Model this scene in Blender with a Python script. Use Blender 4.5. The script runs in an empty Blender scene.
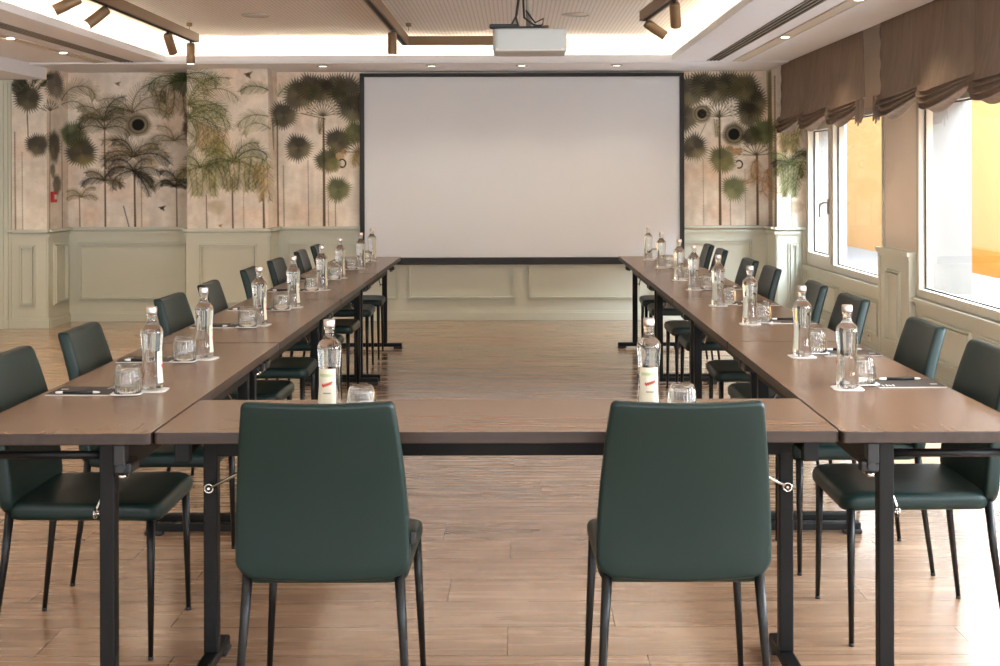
import bpy, bmesh, math, random
import numpy as np
from mathutils import Vector, Matrix
random.seed(7)
C = bpy.context.scene.collection
PI = math.pi

# ------------------------------------------------------------------ camera, light, exposure
F, VX, VY, H = 1290.0, 516.0, 175.5, 1.40       # focal length in px, vanishing point, eye height
cd = bpy.data.cameras.new('camera'); cam = bpy.data.objects.new('camera', cd); C.objects.link(cam)
cd.sensor_width = 36.0; cd.lens = F/1000*36
cd.shift_x = -(VX-500)/1000; cd.shift_y = -(333-VY)/1000
cd.clip_start = 0.05; cd.clip_end = 200
cam.location = (0, 0, H); cam.rotation_euler = (PI/2, math.radians(0.15), 0)
bpy.context.scene.camera = cam
vs = bpy.context.scene.view_settings
bpy.context.scene.display_settings.display_device = 'sRGB'
vs.view_transform = 'Standard'; vs.look = 'None'; vs.gamma = 1.0; vs.use_curve_mapping = False
vs.exposure = 0.36
bpy.context.scene.cycles.use_denoising = True
bpy.context.scene.cycles.sample_clamp_indirect = 6.0

world = bpy.data.worlds.new('world'); bpy.context.scene.world = world; world.use_nodes = True
wn = world.node_tree; wn.nodes.clear()
wo = wn.nodes.new('ShaderNodeOutputWorld'); wb = wn.nodes.new('ShaderNodeBackground')
sky = wn.nodes.new('ShaderNodeTexSky'); sky.sky_type = 'HOSEK_WILKIE'; sky.turbidity = 5.0; sky.ground_albedo = 0.4
sky.sun_direction = Vector((0.53*0.788, 0.85*0.788, 0.616)).normalized()
mixw = wn.nodes.new('ShaderNodeMix'); mixw.data_type = 'RGBA'; mixw.inputs[0].default_value = 0.75
mixw.inputs[7].default_value = (0.92, 0.96, 1.0, 1)
wn.links.new(sky.outputs[0], mixw.inputs[6]); wn.links.new(mixw.outputs[2], wb.inputs[0])
wb.inputs[1].default_value = 4.4
wn.links.new(wb.outputs[0], wo.inputs[0])

def lamp(name, kind, loc, energy, col=(1,1,1), **kw):
    d = bpy.data.lights.new(name, kind); d.energy = energy; d.color = col
    o = bpy.data.objects.new(name, d); C.objects.link(o); o.location = loc
    for k, v in kw.items():
        if k == 'aim': o.rotation_euler = Vector(v).to_track_quat('-Z', 'Y').to_euler()
        else: setattr(d, k, v)
    return o
lamp('sun', 'SUN', (8, 12, 9), 11.0, (1.0, 0.94, 0.86), angle=0.012, aim=(-0.53*0.788, -0.85*0.788, -0.616))
# added fill lamps: two in the unseen right-hand windows, one before the rear wall
lamp('window_fill', 'AREA', (2.98, 3.25, 1.25), 190, (0.78, 0.90, 1.0), shape='RECTANGLE', size=2.5, size_y=1.15, aim=(-1, 0, -0.12))
lamp('window_fill', 'AREA', (2.98, -0.2, 1.25), 170, (0.78, 0.90, 1.0), shape='RECTANGLE', size=2.5, size_y=1.15, aim=(-1, 0.15, -0.1))
for y_ in (10.8, 7.6):                              # added fill lamps above the courtyard wall, boosting the skylight through the windows
    lamp('sky_fill', 'AREA', (4.4, y_, 3.6), 720, (0.74, 0.88, 1.0), shape='RECTANGLE', size=2.6, size_y=1.6, aim=(-1.7, 0, -2.2))
lamp('rear_fill', 'AREA', (-1.2, -2.3, 1.6), 120, (0.84, 0.92, 1.0), shape='RECTANGLE', size=6.5, size_y=1.6, aim=(0, 1, 0.02))

# ------------------------------------------------------------------ helpers
def lin(c):
    c = np.asarray(c, dtype=float)/255.0
    return np.where(c <= 0.04045, c/12.92, ((c+0.055)/1.055)**2.4)
def rgb(*c):
    r = lin(c); return (float(r[0]), float(r[1]), float(r[2]), 1.0)

class MB:
    """collects shapes, then links them as one mesh object"""
    def __init__(s): s.v = []; s.f = []; s.m = []; s.sm = []
    def add(s, verts, faces, mi=0, smooth=False):
        o = len(s.v); s.v += [tuple(p) for p in verts]
        for f in faces: s.f.append(tuple(i+o for i in f)); s.m.append(mi); s.sm.append(smooth)
        return s
    def box(s, a, b, mi=0, bev=0.0):
        x0, y0, z0 = [min(p, q) for p, q in zip(a, b)]; x1, y1, z1 = [max(p, q) for p, q in zip(a, b)]
        if bev <= 0:
            v = [(x0,y0,z0),(x1,y0,z0),(x1,y1,z0),(x0,y1,z0),(x0,y0,z1),(x1,y0,z1),(x1,y1,z1),(x0,y1,z1)]
            f = [(0,3,2,1),(4,5,6,7),(0,1,5,4),(1,2,6,5),(2,3,7,6),(3,0,4,7)]
            return s.add(v, f, mi)
        bm = bmesh.new(); bmesh.ops.create_cube(bm, size=1.0)
        for p in bm.verts:
            p.co = Vector(((x0+x1)/2+p.co.x*(x1-x0), (y0+y1)/2+p.co.y*(y1-y0), (z0+z1)/2+p.co.z*(z1-z0)))
        bmesh.ops.bevel(bm, geom=bm.edges[:], offset=bev, segments=2, profile=0.5, affect='EDGES')
        bm.verts.index_update()
        s.add([p.co[:] for p in bm.verts], [[p.index for p in f.verts] for f in bm.faces], mi); bm.free(); return s
    def bar(s, p, q, w, h=None, mi=0, up=(0,0,1)):
        """rectangular bar from p to q"""
        h = h or w; p = Vector(p); q = Vector(q); d = (q-p).normalized(); up = Vector(up)
        if abs(d.dot(up)) > 0.97: up = Vector((0,1,0))
        a = d.cross(up).normalized(); b = a.cross(d).normalized()
        v = [c + a*sx*w/2 + b*sz*h/2 for c in (p, q) for sx, sz in ((-1,-1),(1,-1),(1,1),(-1,1))]
        return s.add(v, [(0,1,2,3),(7,6,5,4),(0,4,5,1),(1,5,6,2),(2,6,7,3),(3,7,4,0)], mi)
    def tube(s, pts, rad, n=10, mi=0, caps=True):
        pts = [Vector(p) for p in pts]; k = len(pts); rad = rad if isinstance(rad, (list, tuple)) else [rad]*k
        t0 = (pts[1]-pts[0]).normalized(); ref = Vector((0,0,1)) if abs(t0.z) < 0.9 else Vector((1,0,0))
        a = t0.cross(ref).normalized(); vs_ = []
        for i, p in enumerate(pts):
            t = (pts[min(i+1, k-1)]-pts[max(i-1, 0)]).normalized()
            a = (a - t*a.dot(t)).normalized(); b = t.cross(a)
            vs_ += [p + (a*math.cos(2*PI*j/n)+b*math.sin(2*PI*j/n))*rad[i] for j in range(n)]
        fs = [(i*n+j, i*n+(j+1)%n, (i+1)*n+(j+1)%n, (i+1)*n+j) for i in range(k-1) for j in range(n)]
        s.add(vs_, fs, mi, True)
        if caps:
            o = len(s.v)-len(vs_)
            s.f.append(tuple(o+j for j in reversed(range(n)))); s.m.append(mi); s.sm.append(False)
            s.f.append(tuple(o+(k-1)*n+j for j in range(n))); s.m.append(mi); s.sm.append(False)
        return s
    def lathe(s, prof, n=24, mi=0, loc=(0,0,0), square=0.0):
        """profile of (r, z) about z; square > 0 flattens the round into a soft square"""
        vs_ = []; idx = []
        for r, z in prof:
            if r < 1e-6: idx.append([len(vs_)]); vs_.append((loc[0], loc[1], loc[2]+z)); continue
            row = []
            for j in range(n):
                a = 2*PI*j/n; q = 1.0
                if square > 0: q = (abs(math.cos(a))**(2+square*6)+abs(math.sin(a))**(2+square*6))**(-1/(2+square*6))
                row.append(len(vs_)); vs_.append((loc[0]+r*q*math.cos(a), loc[1]+r*q*math.sin(a), loc[2]+z))
            idx.append(row)
        fs = []
        for A, B in zip(idx, idx[1:]):
            if len(A) == 1 and len(B) == 1: continue
            for j in range(n):
                k = (j+1) % n
                if len(A) == 1: fs.append((A[0], B[k], B[j]))
                elif len(B) == 1: fs.append((A[j], A[k], B[0]))
                else: fs.append((A[j], A[k], B[k], B[j]))
        return s.add(vs_, fs, mi, True)
    def slab(s, outline, t, r, deform=None, mi=0, inner=(0.8, 0.6, 0.4, 0.2), c=(0,0), side_mi=None):
        """a cushion-edged plate: outline (u,v) polygon, thickness t, edge radius r, deform(u,v,w) -> xyz"""
        n = len(outline); c = Vector(c); P = [Vector(p) for p in outline]
        dm = deform or (lambda u, v, w: (u, v, w))
        size = sum((p-c).length for p in P)/n
        rings = []
        for k in range(5):
            a = PI/2*k/4; ins = r*(1-math.sin(a)); rings.append((1-ins/size, math.cos(a)*r))   # from the edge inwards
        rings = [(1-r*(1-math.cos(PI/2*k/4))/size, t/2-r+r*math.sin(PI/2*k/4)) for k in range(5)]
        top = rings + [(rings[-1][0]*q, t/2) for q in inner]
        vs_ = []
        def ring(sc, w):
            o = len(vs_)
            for p in P:
                u, v = c + (p-c)*sc; vs_.append(dm(u, v, w))
            return o
        fs = []; ms = []
        seq = [ring(sc, w) for sc, w in top]; seq2 = [ring(sc, -w) for sc, w in top]
        def strip(a, b, flip, m):
            for j in range(n):
                k = (j+1) % n; f = (a+j, a+k, b+k, b+j); fs.append(f[::-1] if flip else f); ms.append(m)
        sm = mi if side_mi is None else side_mi
        for i in range(len(seq)-1): strip(seq[i], seq[i+1], False, sm if i < 3 else mi)
        for i in range(len(seq2)-1): strip(seq2[i], seq2[i+1], True, sm if i < 3 else mi)
        strip(seq2[0], seq[0], False, sm)
        for q, w, flip in ((seq[-1], t/2, False), (seq2[-1], -t/2, True)):
            ci = len(vs_); vs_.append(dm(c.x, c.y, w))
            for j in range(n):
                f = (q+j, q+(j+1) % n, ci); fs.append(f[::-1] if flip else f); ms.append(mi)
        o = len(s.v); s.v += [tuple(p) for p in vs_]
        for f, m in zip(fs, ms): s.f.append(tuple(i+o for i in f)); s.m.append(m); s.sm.append(True)
        return s
    def build(s, name, mats, parent=None, recalc=True):
        me = bpy.data.meshes.new(name); me.from_pydata(s.v, [], s.f)
        for m in (mats if isinstance(mats, (list, tuple)) else [mats]): me.materials.append(m)
        me.polygons.foreach_set('material_index', s.m); me.polygons.foreach_set('use_smooth', s.sm)
        if recalc:
            bm = bmesh.new(); bm.from_mesh(me); bmesh.ops.recalc_face_normals(bm, faces=bm.faces); bm.to_mesh(me); bm.free()
        me.update(); o = bpy.data.objects.new(name, me); C.objects.link(o)
        if parent: o.parent = parent
        return o

def rrect(w, h, r, n=6, taper=None, rt=None):
    """rounded rectangle; taper(v) scales u"""
    pts = []; rb = r; rt = rt or r
    for cx, cy, a0, r in ((w/2-rt, h/2-rt, 0, rt), (-w/2+rt, h/2-rt, PI/2, rt), (-w/2+rb, -h/2+rb, PI, rb), (w/2-rb, -h/2+rb, 1.5*PI, rb)):
        for k in range(n+1):
            a = a0+PI/2*k/n; pts.append((cx+r*math.cos(a), cy+r*math.sin(a)))
    out = []
    for i, p in enumerate(pts):                       # extra points along the straight runs
        q = pts[(i+1) % len(pts)]; d = math.hypot(q[0]-p[0], q[1]-p[1]); m = max(1, int(d/0.05))
        out += [(p[0]+(q[0]-p[0])*k/m, p[1]+(q[1]-p[1])*k/m) for k in range(m)]
    if taper: out = [(u*taper(v), v) for u, v in out]
    return out

def tag(o, label=None, cat=None, group=None, kind=None):
    if label: o['label'] = label
    if cat: o['category'] = cat
    if group: o['group'] = group
    if kind: o['kind'] = kind
    return o
def thing(name, label, cat, loc=(0,0,0), rz=0.0, group=None):
    o = bpy.data.objects.new(name, None); C.objects.link(o); o.location = loc; o.rotation_euler = (0, 0, rz)
    o.empty_display_size = 0.1
    return tag(o, label, cat, group)
def struct(o, label=None): return tag(o, label, kind='structure')
KIDS = {}
def dup(root, loc, rz, label, group=None):
    def cp(o, par):
        c = o.copy(); C.objects.link(c); c.parent = par
        for ch in o.children: cp(ch, c)
        return c
    r = cp(root, None); r.location = loc; r.rotation_euler = (0, 0, rz); r['label'] = label
    if group: r['group'] = group
    return r

# ------------------------------------------------------------------ materials
def new_mat(name):
    m = bpy.data.materials.new(name); m.use_nodes = True; nt = m.node_tree
    return m, nt, nt.nodes['Principled BSDF']
def mat(name, col, rough=0.5, metal=0.0, spec=0.5, var=0.0, scale=8.0, bump=0.0, bscale=200.0, coat=0.0, emit=None, estr=0.0):
    m, nt, b = new_mat(name)
    b.inputs['Base Color'].default_value = col; b.inputs['Roughness'].default_value = rough
    b.inputs['Metallic'].default_value = metal; b.inputs['Specular IOR Level'].default_value = spec
    b.inputs['Coat Weight'].default_value = coat
    tc = nt.nodes.new('ShaderNodeTexCoord')
    if var > 0:
        nz = nt.nodes.new('ShaderNodeTexNoise'); nz.inputs['Scale'].default_value = scale; nz.inputs['Detail'].default_value = 4
        nt.links.new(tc.outputs['Object'], nz.inputs['Vector'])
        mx = nt.nodes.new('ShaderNodeMix'); mx.data_type = 'RGBA'
        mx.inputs[6].default_value = tuple(c*(1-var) for c in col[:3])+(1,); mx.inputs[7].default_value = tuple(min(1, c*(1+var)) for c in col[:3])+(1,)
        nt.links.new(nz.outputs['Fac'], mx.inputs[0]); nt.links.new(mx.outputs[2], b.inputs['Base Color'])
    if bump > 0:
        nb = nt.nodes.new('ShaderNodeTexNoise'); nb.inputs['Scale'].default_value = bscale; nb.inputs['Detail'].default_value = 3
        nt.links.new(tc.outputs['Object'], nb.inputs['Vector'])
        bp = nt.nodes.new('ShaderNodeBump'); bp.inputs['Strength'].default_value = bump; bp.inputs['Distance'].default_value = 0.002
        nt.links.new(nb.outputs['Fac'], bp.inputs['Height']); nt.links.new(bp.outputs[0], b.inputs['Normal'])
    if emit:
        b.inputs['Emission Color'].default_value = emit; b.inputs['Emission Strength'].default_value = estr
    return m

def wood_mat(name, dark, light, rough, axis, gscale=(3, 60, 60), spec=0.5, coat=0.0):
    m, nt, b = new_mat(name)
    tc = nt.nodes.new('ShaderNodeTexCoord'); mp = nt.nodes.new('ShaderNodeMapping'); mp.inputs['Scale'].default_value = gscale
    nz = nt.nodes.new('ShaderNodeTexNoise'); nz.inputs['Scale'].default_value = 1.0; nz.inputs['Detail'].default_value = 5; nz.inputs['Roughness'].default_value = 0.55
    nt.links.new(tc.outputs['Object'], mp.inputs[0]); nt.links.new(mp.outputs[0], nz.inputs['Vector'])
    cr = nt.nodes.new('ShaderNodeValToRGB'); cr.color_ramp.elements[0].position = 0.36; cr.color_ramp.elements[1].position = 0.64
    cr.color_ramp.elements[0].color = dark; cr.color_ramp.elements[1].color = light
    nt.links.new(nz.outputs['Fac'], cr.inputs[0]); nt.links.new(cr.outputs[0], b.inputs['Base Color'])
    b.inputs['Roughness'].default_value = rough; b.inputs['Specular IOR Level'].default_value = spec; b.inputs['Coat Weight'].default_value = coat
    b.inputs['Coat Roughness'].default_value = 0.2
    return m

def floor_mat():
    m, nt, b = new_mat('oak_laminate'); N = nt.nodes.new; L = nt.links.new
    tc = N('ShaderNodeTexCoord'); sx = N('ShaderNodeSeparateXYZ'); L(tc.outputs['Object'], sx.inputs[0])
    def mth(op, a_, b_=None, c_=None):
        n = N('ShaderNodeMath'); n.operation = op
        for i, v in enumerate((a_, b_, c_)):
            if v is None: continue
            if isinstance(v, (int, float)): n.inputs[i].default_value = v
            else: L(v, n.inputs[i])
        return n.outputs[0]
    PW, PL = 0.238, 1.38
    ry = mth('DIVIDE', mth('ADD', sx.outputs[1], 0.045), PW); row = mth('FLOOR', ry)
    w1_ = N('ShaderNodeTexWhiteNoise'); w1_.noise_dimensions = '1D'; L(row, w1_.inputs['W'])
    rx = mth('ADD', mth('DIVIDE', sx.outputs[0], PL), mth('MULTIPLY', w1_.outputs['Value'], 7.0)); colm = mth('FLOOR', rx)
    cid = N('ShaderNodeCombineXYZ'); L(colm, cid.inputs[0]); L(row, cid.inputs[1])
    w2_ = N('ShaderNodeTexWhiteNoise'); w2_.noise_dimensions = '2D'; L(cid.outputs[0], w2_.inputs['Vector'])
    ey = mth('MULTIPLY', mth('PINGPONG', ry, 0.5), PW); ex = mth('MULTIPLY', mth('PINGPONG', rx, 0.5), PL)
    joint = mth('LESS_THAN', mth('MINIMUM', ey, ex), 0.0013)
    cb = N('ShaderNodeCombineXYZ'); L(mth('MULTIPLY_ADD', w2_.outputs['Value'], 37.0, sx.outputs[0]), cb.inputs[0]); L(sx.outputs[1], cb.inputs[1])
    mp = N('ShaderNodeMapping'); mp.inputs['Scale'].default_value = (1.3, 22, 1); L(cb.outputs[0], mp.inputs[0])
    n1 = N('ShaderNodeTexNoise'); n1.inputs['Scale'].default_value = 1.0; n1.inputs['Detail'].default_value = 5; n1.inputs['Roughness'].default_value = 0.5; n1.inputs['Distortion'].default_value = 0.6
    L(mp.outputs[0], n1.inputs['Vector'])
    mp2 = N('ShaderNodeMapping'); mp2.inputs['Scale'].default_value = (0.8, 5, 1); L(cb.outputs[0], mp2.inputs[0])
    n2 = N('ShaderNodeTexNoise'); n2.inputs['Scale'].default_value = 1.0; n2.inputs['Detail'].default_value = 4; L(mp2.outputs[0], n2.inputs['Vector'])
    ad = N('ShaderNodeMath'); ad.operation = 'ADD'; L(n1.outputs['Fac'], ad.inputs[0]); L(n2.outputs['Fac'], ad.inputs[1])
    ad2 = N('ShaderNodeMath'); ad2.operation = 'MULTIPLY_ADD'; ad2.inputs[1].default_value = 0.16; L(w2_.outputs['Value'], ad2.inputs[0]); L(ad.outputs[0], ad2.inputs[2])
    cr = N('ShaderNodeValToRGB'); cr.color_ramp.elements[0].position = 0.30; cr.color_ramp.elements[1].position = 0.82
    hf = N('ShaderNodeMath'); hf.operation = 'MULTIPLY'; hf.inputs[1].default_value = 0.5; L(ad2.outputs[0], hf.inputs[0]); L(hf.outputs[0], cr.inputs[0])
    cr.color_ramp.elements[0].color = rgb(136, 104, 80); cr.color_ramp.elements[1].color = rgb(202, 167, 137)
    e = cr.color_ramp.elements.new(0.55); e.color = rgb(175, 138, 108)
    mx = N('ShaderNodeMix'); mx.data_type = 'RGBA'; mx.inputs[7].default_value = rgb(78, 56, 40)
    L(joint, mx.inputs[0]); L(cr.outputs[0], mx.inputs[6]); L(mx.outputs[2], b.inputs['Base Color'])
    rr = N('ShaderNodeMapRange'); rr.inputs['To Min'].default_value = 0.20; rr.inputs['To Max'].default_value = 0.34
    L(n1.outputs['Fac'], rr.inputs['Value']); L(rr.outputs[0], b.inputs['Roughness'])
    b.inputs['Specular IOR Level'].default_value = 0.6; b.inputs['Coat Weight'].default_value = 0.8; b.inputs['Coat Roughness'].default_value = 0.14
    return m

def glassy(name, tint=(1,1,1,1), ior=1.45):
    """thin clear pane: transparent with a mirror reflection that grows at grazing angles"""
    m = bpy.data.materials.new(name); m.use_nodes = True; nt = m.node_tree; nt.nodes.clear()
    o = nt.nodes.new('ShaderNodeOutputMaterial'); mix = nt.nodes.new('ShaderNodeMixShader'); fr = nt.nodes.new('ShaderNodeFresnel')
    fr.inputs['IOR'].default_value = ior
    t = nt.nodes.new('ShaderNodeBsdfTransparent'); t.inputs[0].default_value = tint
    g = nt.nodes.new('ShaderNodeBsdfGlossy'); g.inputs['Roughness'].default_value = 0.03
    ge = nt.nodes.new('ShaderNodeNewGeometry'); mm = nt.nodes.new('ShaderNodeMath'); mm.operation = 'MULTIPLY_ADD'; mm.inputs[1].default_value = -1.0; mm.inputs[2].default_value = 1.0
    fb = nt.nodes.new('ShaderNodeMath'); fb.operation = 'MULTIPLY'
    nt.links.new(ge.outputs['Backfacing'], mm.inputs[0]); nt.links.new(mm.outputs[0], fb.inputs[0]); nt.links.new(fr.outputs[0], fb.inputs[1])
    nt.links.new(fb.outputs[0], mix.inputs[0]); nt.links.new(t.outputs[0], mix.inputs[1]); nt.links.new(g.outputs[0], mix.inputs[2]); nt.links.new(mix.outputs[0], o.inputs[0])
    return m
def bottle_mat(name='bottle_glass', ior=1.36, rough=0.02):
    m, nt, b = new_mat(name)
    b.inputs['Base Color'].default_value = (0.985, 0.995, 0.99, 1); b.inputs['Roughness'].default_value = rough
    b.inputs['IOR'].default_value = ior; b.inputs['Transmission Weight'].default_value = 1.0
    b.inputs['Coat Weight'].default_value = 0.3; b.inputs['Coat Roughness'].default_value = 0.03
    return m
def fabric_mat():
    m = bpy.data.materials.new('brown_linen'); m.use_nodes = True; nt = m.node_tree; nt.nodes.clear(); N = nt.nodes.new; L = nt.links.new
    o = N('ShaderNodeOutputMaterial'); mix = N('ShaderNodeMixShader'); d = N('ShaderNodeBsdfDiffuse'); t = N('ShaderNodeBsdfTranslucent')
    tc = N('ShaderNodeTexCoord'); mp = N('ShaderNodeMapping'); mp.inputs['Scale'].default_value = (5, 5, 0.8)
    nz = N('ShaderNodeTexNoise'); nz.inputs['Scale'].default_value = 6; nz.inputs['Detail'].default_value = 5
    L(tc.outputs['Object'], mp.inputs[0]); L(mp.outputs[0], nz.inputs['Vector'])
    cr = N('ShaderNodeValToRGB'); cr.color_ramp.elements[0].position = 0.35; cr.color_ramp.elements[1].position = 0.7
    cr.color_ramp.elements[0].color = rgb(148, 130, 116); cr.color_ramp.elements[1].color = rgb(162, 144, 129)
    L(nz.outputs['Fac'], cr.inputs[0]); L(cr.outputs[0], d.inputs[0]); L(cr.outputs[0], t.inputs[0])
    mix.inputs[0].default_value = 0.28; L(d.outputs[0], mix.inputs[1]); L(t.outputs[0], mix.inputs[2]); L(mix.outputs[0], o.inputs[0])
    return m
def perforated_mat():
    m, nt, b = new_mat('perforated_ceiling'); N = nt.nodes.new; L = nt.links.new
    tc = N('ShaderNodeTexCoord'); sx = N('ShaderNodeSeparateXYZ'); L(tc.outputs['Object'], sx.inputs[0])
    def cell(out):
        a = N('ShaderNodeMath'); a.operation = 'PINGPONG'; a.inputs[1].default_value = 0.016; L(out, a.inputs[0]); return a.outputs[0]
    p = N('ShaderNodeCombineXYZ'); L(cell(sx.outputs[0]), p.inputs[0]); L(cell(sx.outputs[1]), p.inputs[1])
    ln = N('ShaderNodeVectorMath'); ln.operation = 'LENGTH'; L(p.outputs[0], ln.inputs[0])
    lt = N('ShaderNodeMath'); lt.operation = 'LESS_THAN'; lt.inputs[1].default_value = 0.0062; L(ln.outputs['Value'], lt.inputs[0])
    mx = N('ShaderNodeMix'); mx.data_type = 'RGBA'; mx.inputs[6].default_value = rgb(228, 224, 220); mx.inputs[7].default_value = rgb(166, 160, 154)
    L(lt.outputs[0], mx.inputs[0]); L(mx.outputs[2], b.inputs['Base Color']); b.inputs['Roughness'].default_value = 0.8
    return m
def mural_mat():
    m, nt, b = new_mat('palm_wallpaper')
    at = nt.nodes.new('ShaderNodeVertexColor'); at.layer_name = 'print'
    nt.links.new(at.outputs[0], b.inputs['Base Color']); b.inputs['Roughness'].default_value = 0.75; b.inputs['Specular IOR Level'].default_value = 0.2
    return m
def stucco_mat(name, col, var=0.06):
    return mat(name, col, rough=0.9, var=var, scale=5.0, bump=0.4, bscale=60, spec=0.1)

M = dict(
    floor=floor_mat(), mural=mural_mat(),
    ceiling=mat('ceiling_paint', rgb(236, 238, 244), 0.85, spec=0.1), perforated=perforated_mat(),
    sage=mat('sage_panel_paint', rgb(208, 210, 195), 0.45, var=0.03, scale=3, spec=0.3),
    cream=mat('cream_wall_paint', rgb(246, 231, 214), 0.8, var=0.03, scale=4, spec=0.1),
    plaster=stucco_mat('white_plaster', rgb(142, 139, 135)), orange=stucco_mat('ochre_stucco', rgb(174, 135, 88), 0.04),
    orange_dark=stucco_mat('deep_ochre_stucco', rgb(168, 114, 46), 0.04), paving=stucco_mat('pale_paving', rgb(146, 150, 156)),
    frame=mat('window_frame_paint', rgb(212, 204, 188), 0.35, spec=0.5), gasket=mat('dark_gasket', rgb(44, 44, 46), 0.6),
    pane=glassy('window_pane'), tumbler=bottle_mat('tumbler_glass', 1.28, 0.04), bottle=bottle_mat(),
    top=wood_mat('walnut_veneer', rgb(119, 88, 65), rgb(131, 99, 75), 0.26, 0, (5, 90, 90), 0.5),
    edge=wood_mat('walnut_edge_band', rgb(40, 27, 20), rgb(52, 37, 29), 0.4, 0, (4, 40, 40), 0.5),
    black=mat('black_powder_coat', rgb(10, 10, 10), 0.5, metal=0.0, spec=0.25), blackmetal=mat('dark_leg_lacquer', rgb(12, 11, 11), 0.38, spec=0.35),
    plastic=mat('black_plastic', rgb(22, 22, 23), 0.4), chrome=mat('chrome', rgb(210, 205, 198), 0.15, metal=1.0),
    leather=mat('green_leather', rgb(15, 36, 33), 0.40, spec=0.34, var=0.08, scale=4, bump=0.12, bscale=420),
    piping=mat('green_piping', rgb(14, 34, 33), 0.35, spec=0.6),
    screen=mat('screen_fabric', rgb(226, 229, 234), 0.9, spec=0.05), screenframe=mat('black_screen_frame', rgb(28, 28, 31), 0.55),
    bronze=mat('bronze_track', rgb(128, 104, 78), 0.45, metal=0.35, spec=0.4), projector=mat('projector_shell', rgb(180, 180, 176), 0.45),
    grey=mat('grey_plastic', rgb(148, 138, 126), 0.5), silver=mat('cap_metal', rgb(222, 206, 196), 0.28, metal=0.85),
    paper=mat('coaster_paper', rgb(238, 232, 224), 0.8), pad=mat('grey_notepad', rgb(92, 84, 78), 0.8, spec=0.2), padedge=mat('pad_paper_edge', rgb(224, 214, 204), 0.8),
    white=mat('white_print', rgb(232, 226, 218), 0.6), label=mat('cream_label', rgb(216, 208, 184), 0.6), labelgreen=mat('label_green', rgb(176, 186, 140), 0.6),
    red=mat('red_print', rgb(196, 44, 38), 0.5), labelgrey=mat('label_grey_print', rgb(150, 140, 122), 0.6), redbox=mat('red_plastic', rgb(190, 34, 28), 0.4),
    fabric=fabric_mat(), dark=mat('dark_void', rgb(22, 21, 21), 0.8),
    led=mat('led_strip', (1, 1, 1, 1), emit=(1.0, 0.82, 0.58, 1), estr=40.0), spot=mat('spot_lens', (1, 1, 1, 1), emit=(1.0, 0.88, 0.7, 1), estr=9.0),
    channel=mat('channel_paint', rgb(206, 196, 184), 0.6), socket=mat('socket_plastic', rgb(230, 222, 208), 0.4),
)

# ------------------------------------------------------------------ the room shell
XR, XRO, YB, ZC, ZT = 2.72, 3.06, 12.49, 2.42, 2.65      # right wall inner/outer face, back wall, ceiling, tray ceiling
XL, YF = -5.6, -2.6
struct(MB().box((XL-0.2, YF-0.2, -0.1), (XR, YB+0.1, 0.0)).build('floor', M['floor']), 'oak laminate floor with planks laid across the room')

# ceiling: lowered border, tray with a lit trough all round
TX0, TX1, TY0, TY1, TW = -3.13, 1.39, 1.2, 11.49, 0.16
c = MB()
c.box((XL, YF, ZC), (TX0-0.019, YB, ZC+0.015)); c.box((TX1+0.019, YF, ZC), (2.455, YB, ZC+0.015))
c.box((TX0-0.019, TY1+0.019, ZC), (TX1+0.019, YB, ZC+0.015)); c.box((TX0-0.019, YF, ZC), (TX1+0.019, TY0-0.019, ZC+0.015))
for a, b in (((TX0-0.02, TY0-0.02), (TX0, TY1+0.02)), ((TX1, TY0-0.02), (TX1+0.02, TY1+0.02)), ((TX0, TY1), (TX1, TY1+0.02)), ((TX0, TY0-0.02), (TX1, TY0))):
    c.box((*a, ZC), (*b, ZC+0.055))
for a, b in (((TX0-TW-0.05, TY0-TW), (TX0-TW, TY1+TW)), ((TX1+TW, TY0-TW), (TX1+TW+0.05, TY1+TW)), ((TX0-TW, TY1+TW), (TX1+TW, TY1+TW+0.05)), ((TX0-TW, TY0-TW-0.05), (TX1+TW, TY0-TW))):
    c.box((*a, ZC+0.015), (*b, ZT))
c.box((XL, YF, ZT+0.001), (2.455, YB, ZT+0.1)); c.box((2.455, YF, ZT+0.001), (XRO, YB+0.1, ZT+0.1))
c.box((2.44, YF, ZC+0.015), (2.455, YB, ZT))
struct(c.build('ceiling', M['ceiling']), 'white ceiling with a lowered border round a lit tray')
struct(MB().box((TX0-TW, TY0-TW, ZT-0.012), (TX1+TW, TY1+TW, ZT)).build('trim_1', M['perforated']), 'perforated tray ceiling panel')
struct(MB().box((TX0-0.3, 11.42+0.1, ZC-0.014), (2.44, YB, ZC)).box((XL, 11.52, ZC-0.014), (TX0-0.3, YB, ZC)).build('trim_2', M['ceiling']), 'soffit strip along the back wall')
ledr = thing('cove_light', 'warm light strip hidden in the trough round the ceiling tray', 'light strip', ((TX0+TX1)/2, (TY0+TY1)/2, ZC+0.015))
ox, oy, oz = ledr.location
for a, b in (((TX0-0.135, TY0, 0), (TX0-0.105, TY1, 0)), ((TX1+0.105, TY0, 0), (TX1+0.135, TY1, 0)), ((TX0, TY1+0.105, 0), (TX1, TY1+0.135, 0)), ((TX0, TY0-0.135, 0), (TX1, TY0-0.105, 0))):
    MB().box((a[0]-ox, a[1]-oy, 0.001), (b[0]-ox, b[1]-oy, 0.022)).build('holder', M['channel'], ledr)
    MB().box((a[0]-ox, a[1]-oy, 0.0225), (b[0]-ox, b[1]-oy, 0.027)).build('strip', M['led'], ledr)
# beam along the left wall
struct(MB().box((XL, YF, 2.30), (-4.345, YB, ZC-0.001)).build('trim_3', M['ceiling']), 'low beam along the left wall')

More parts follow.
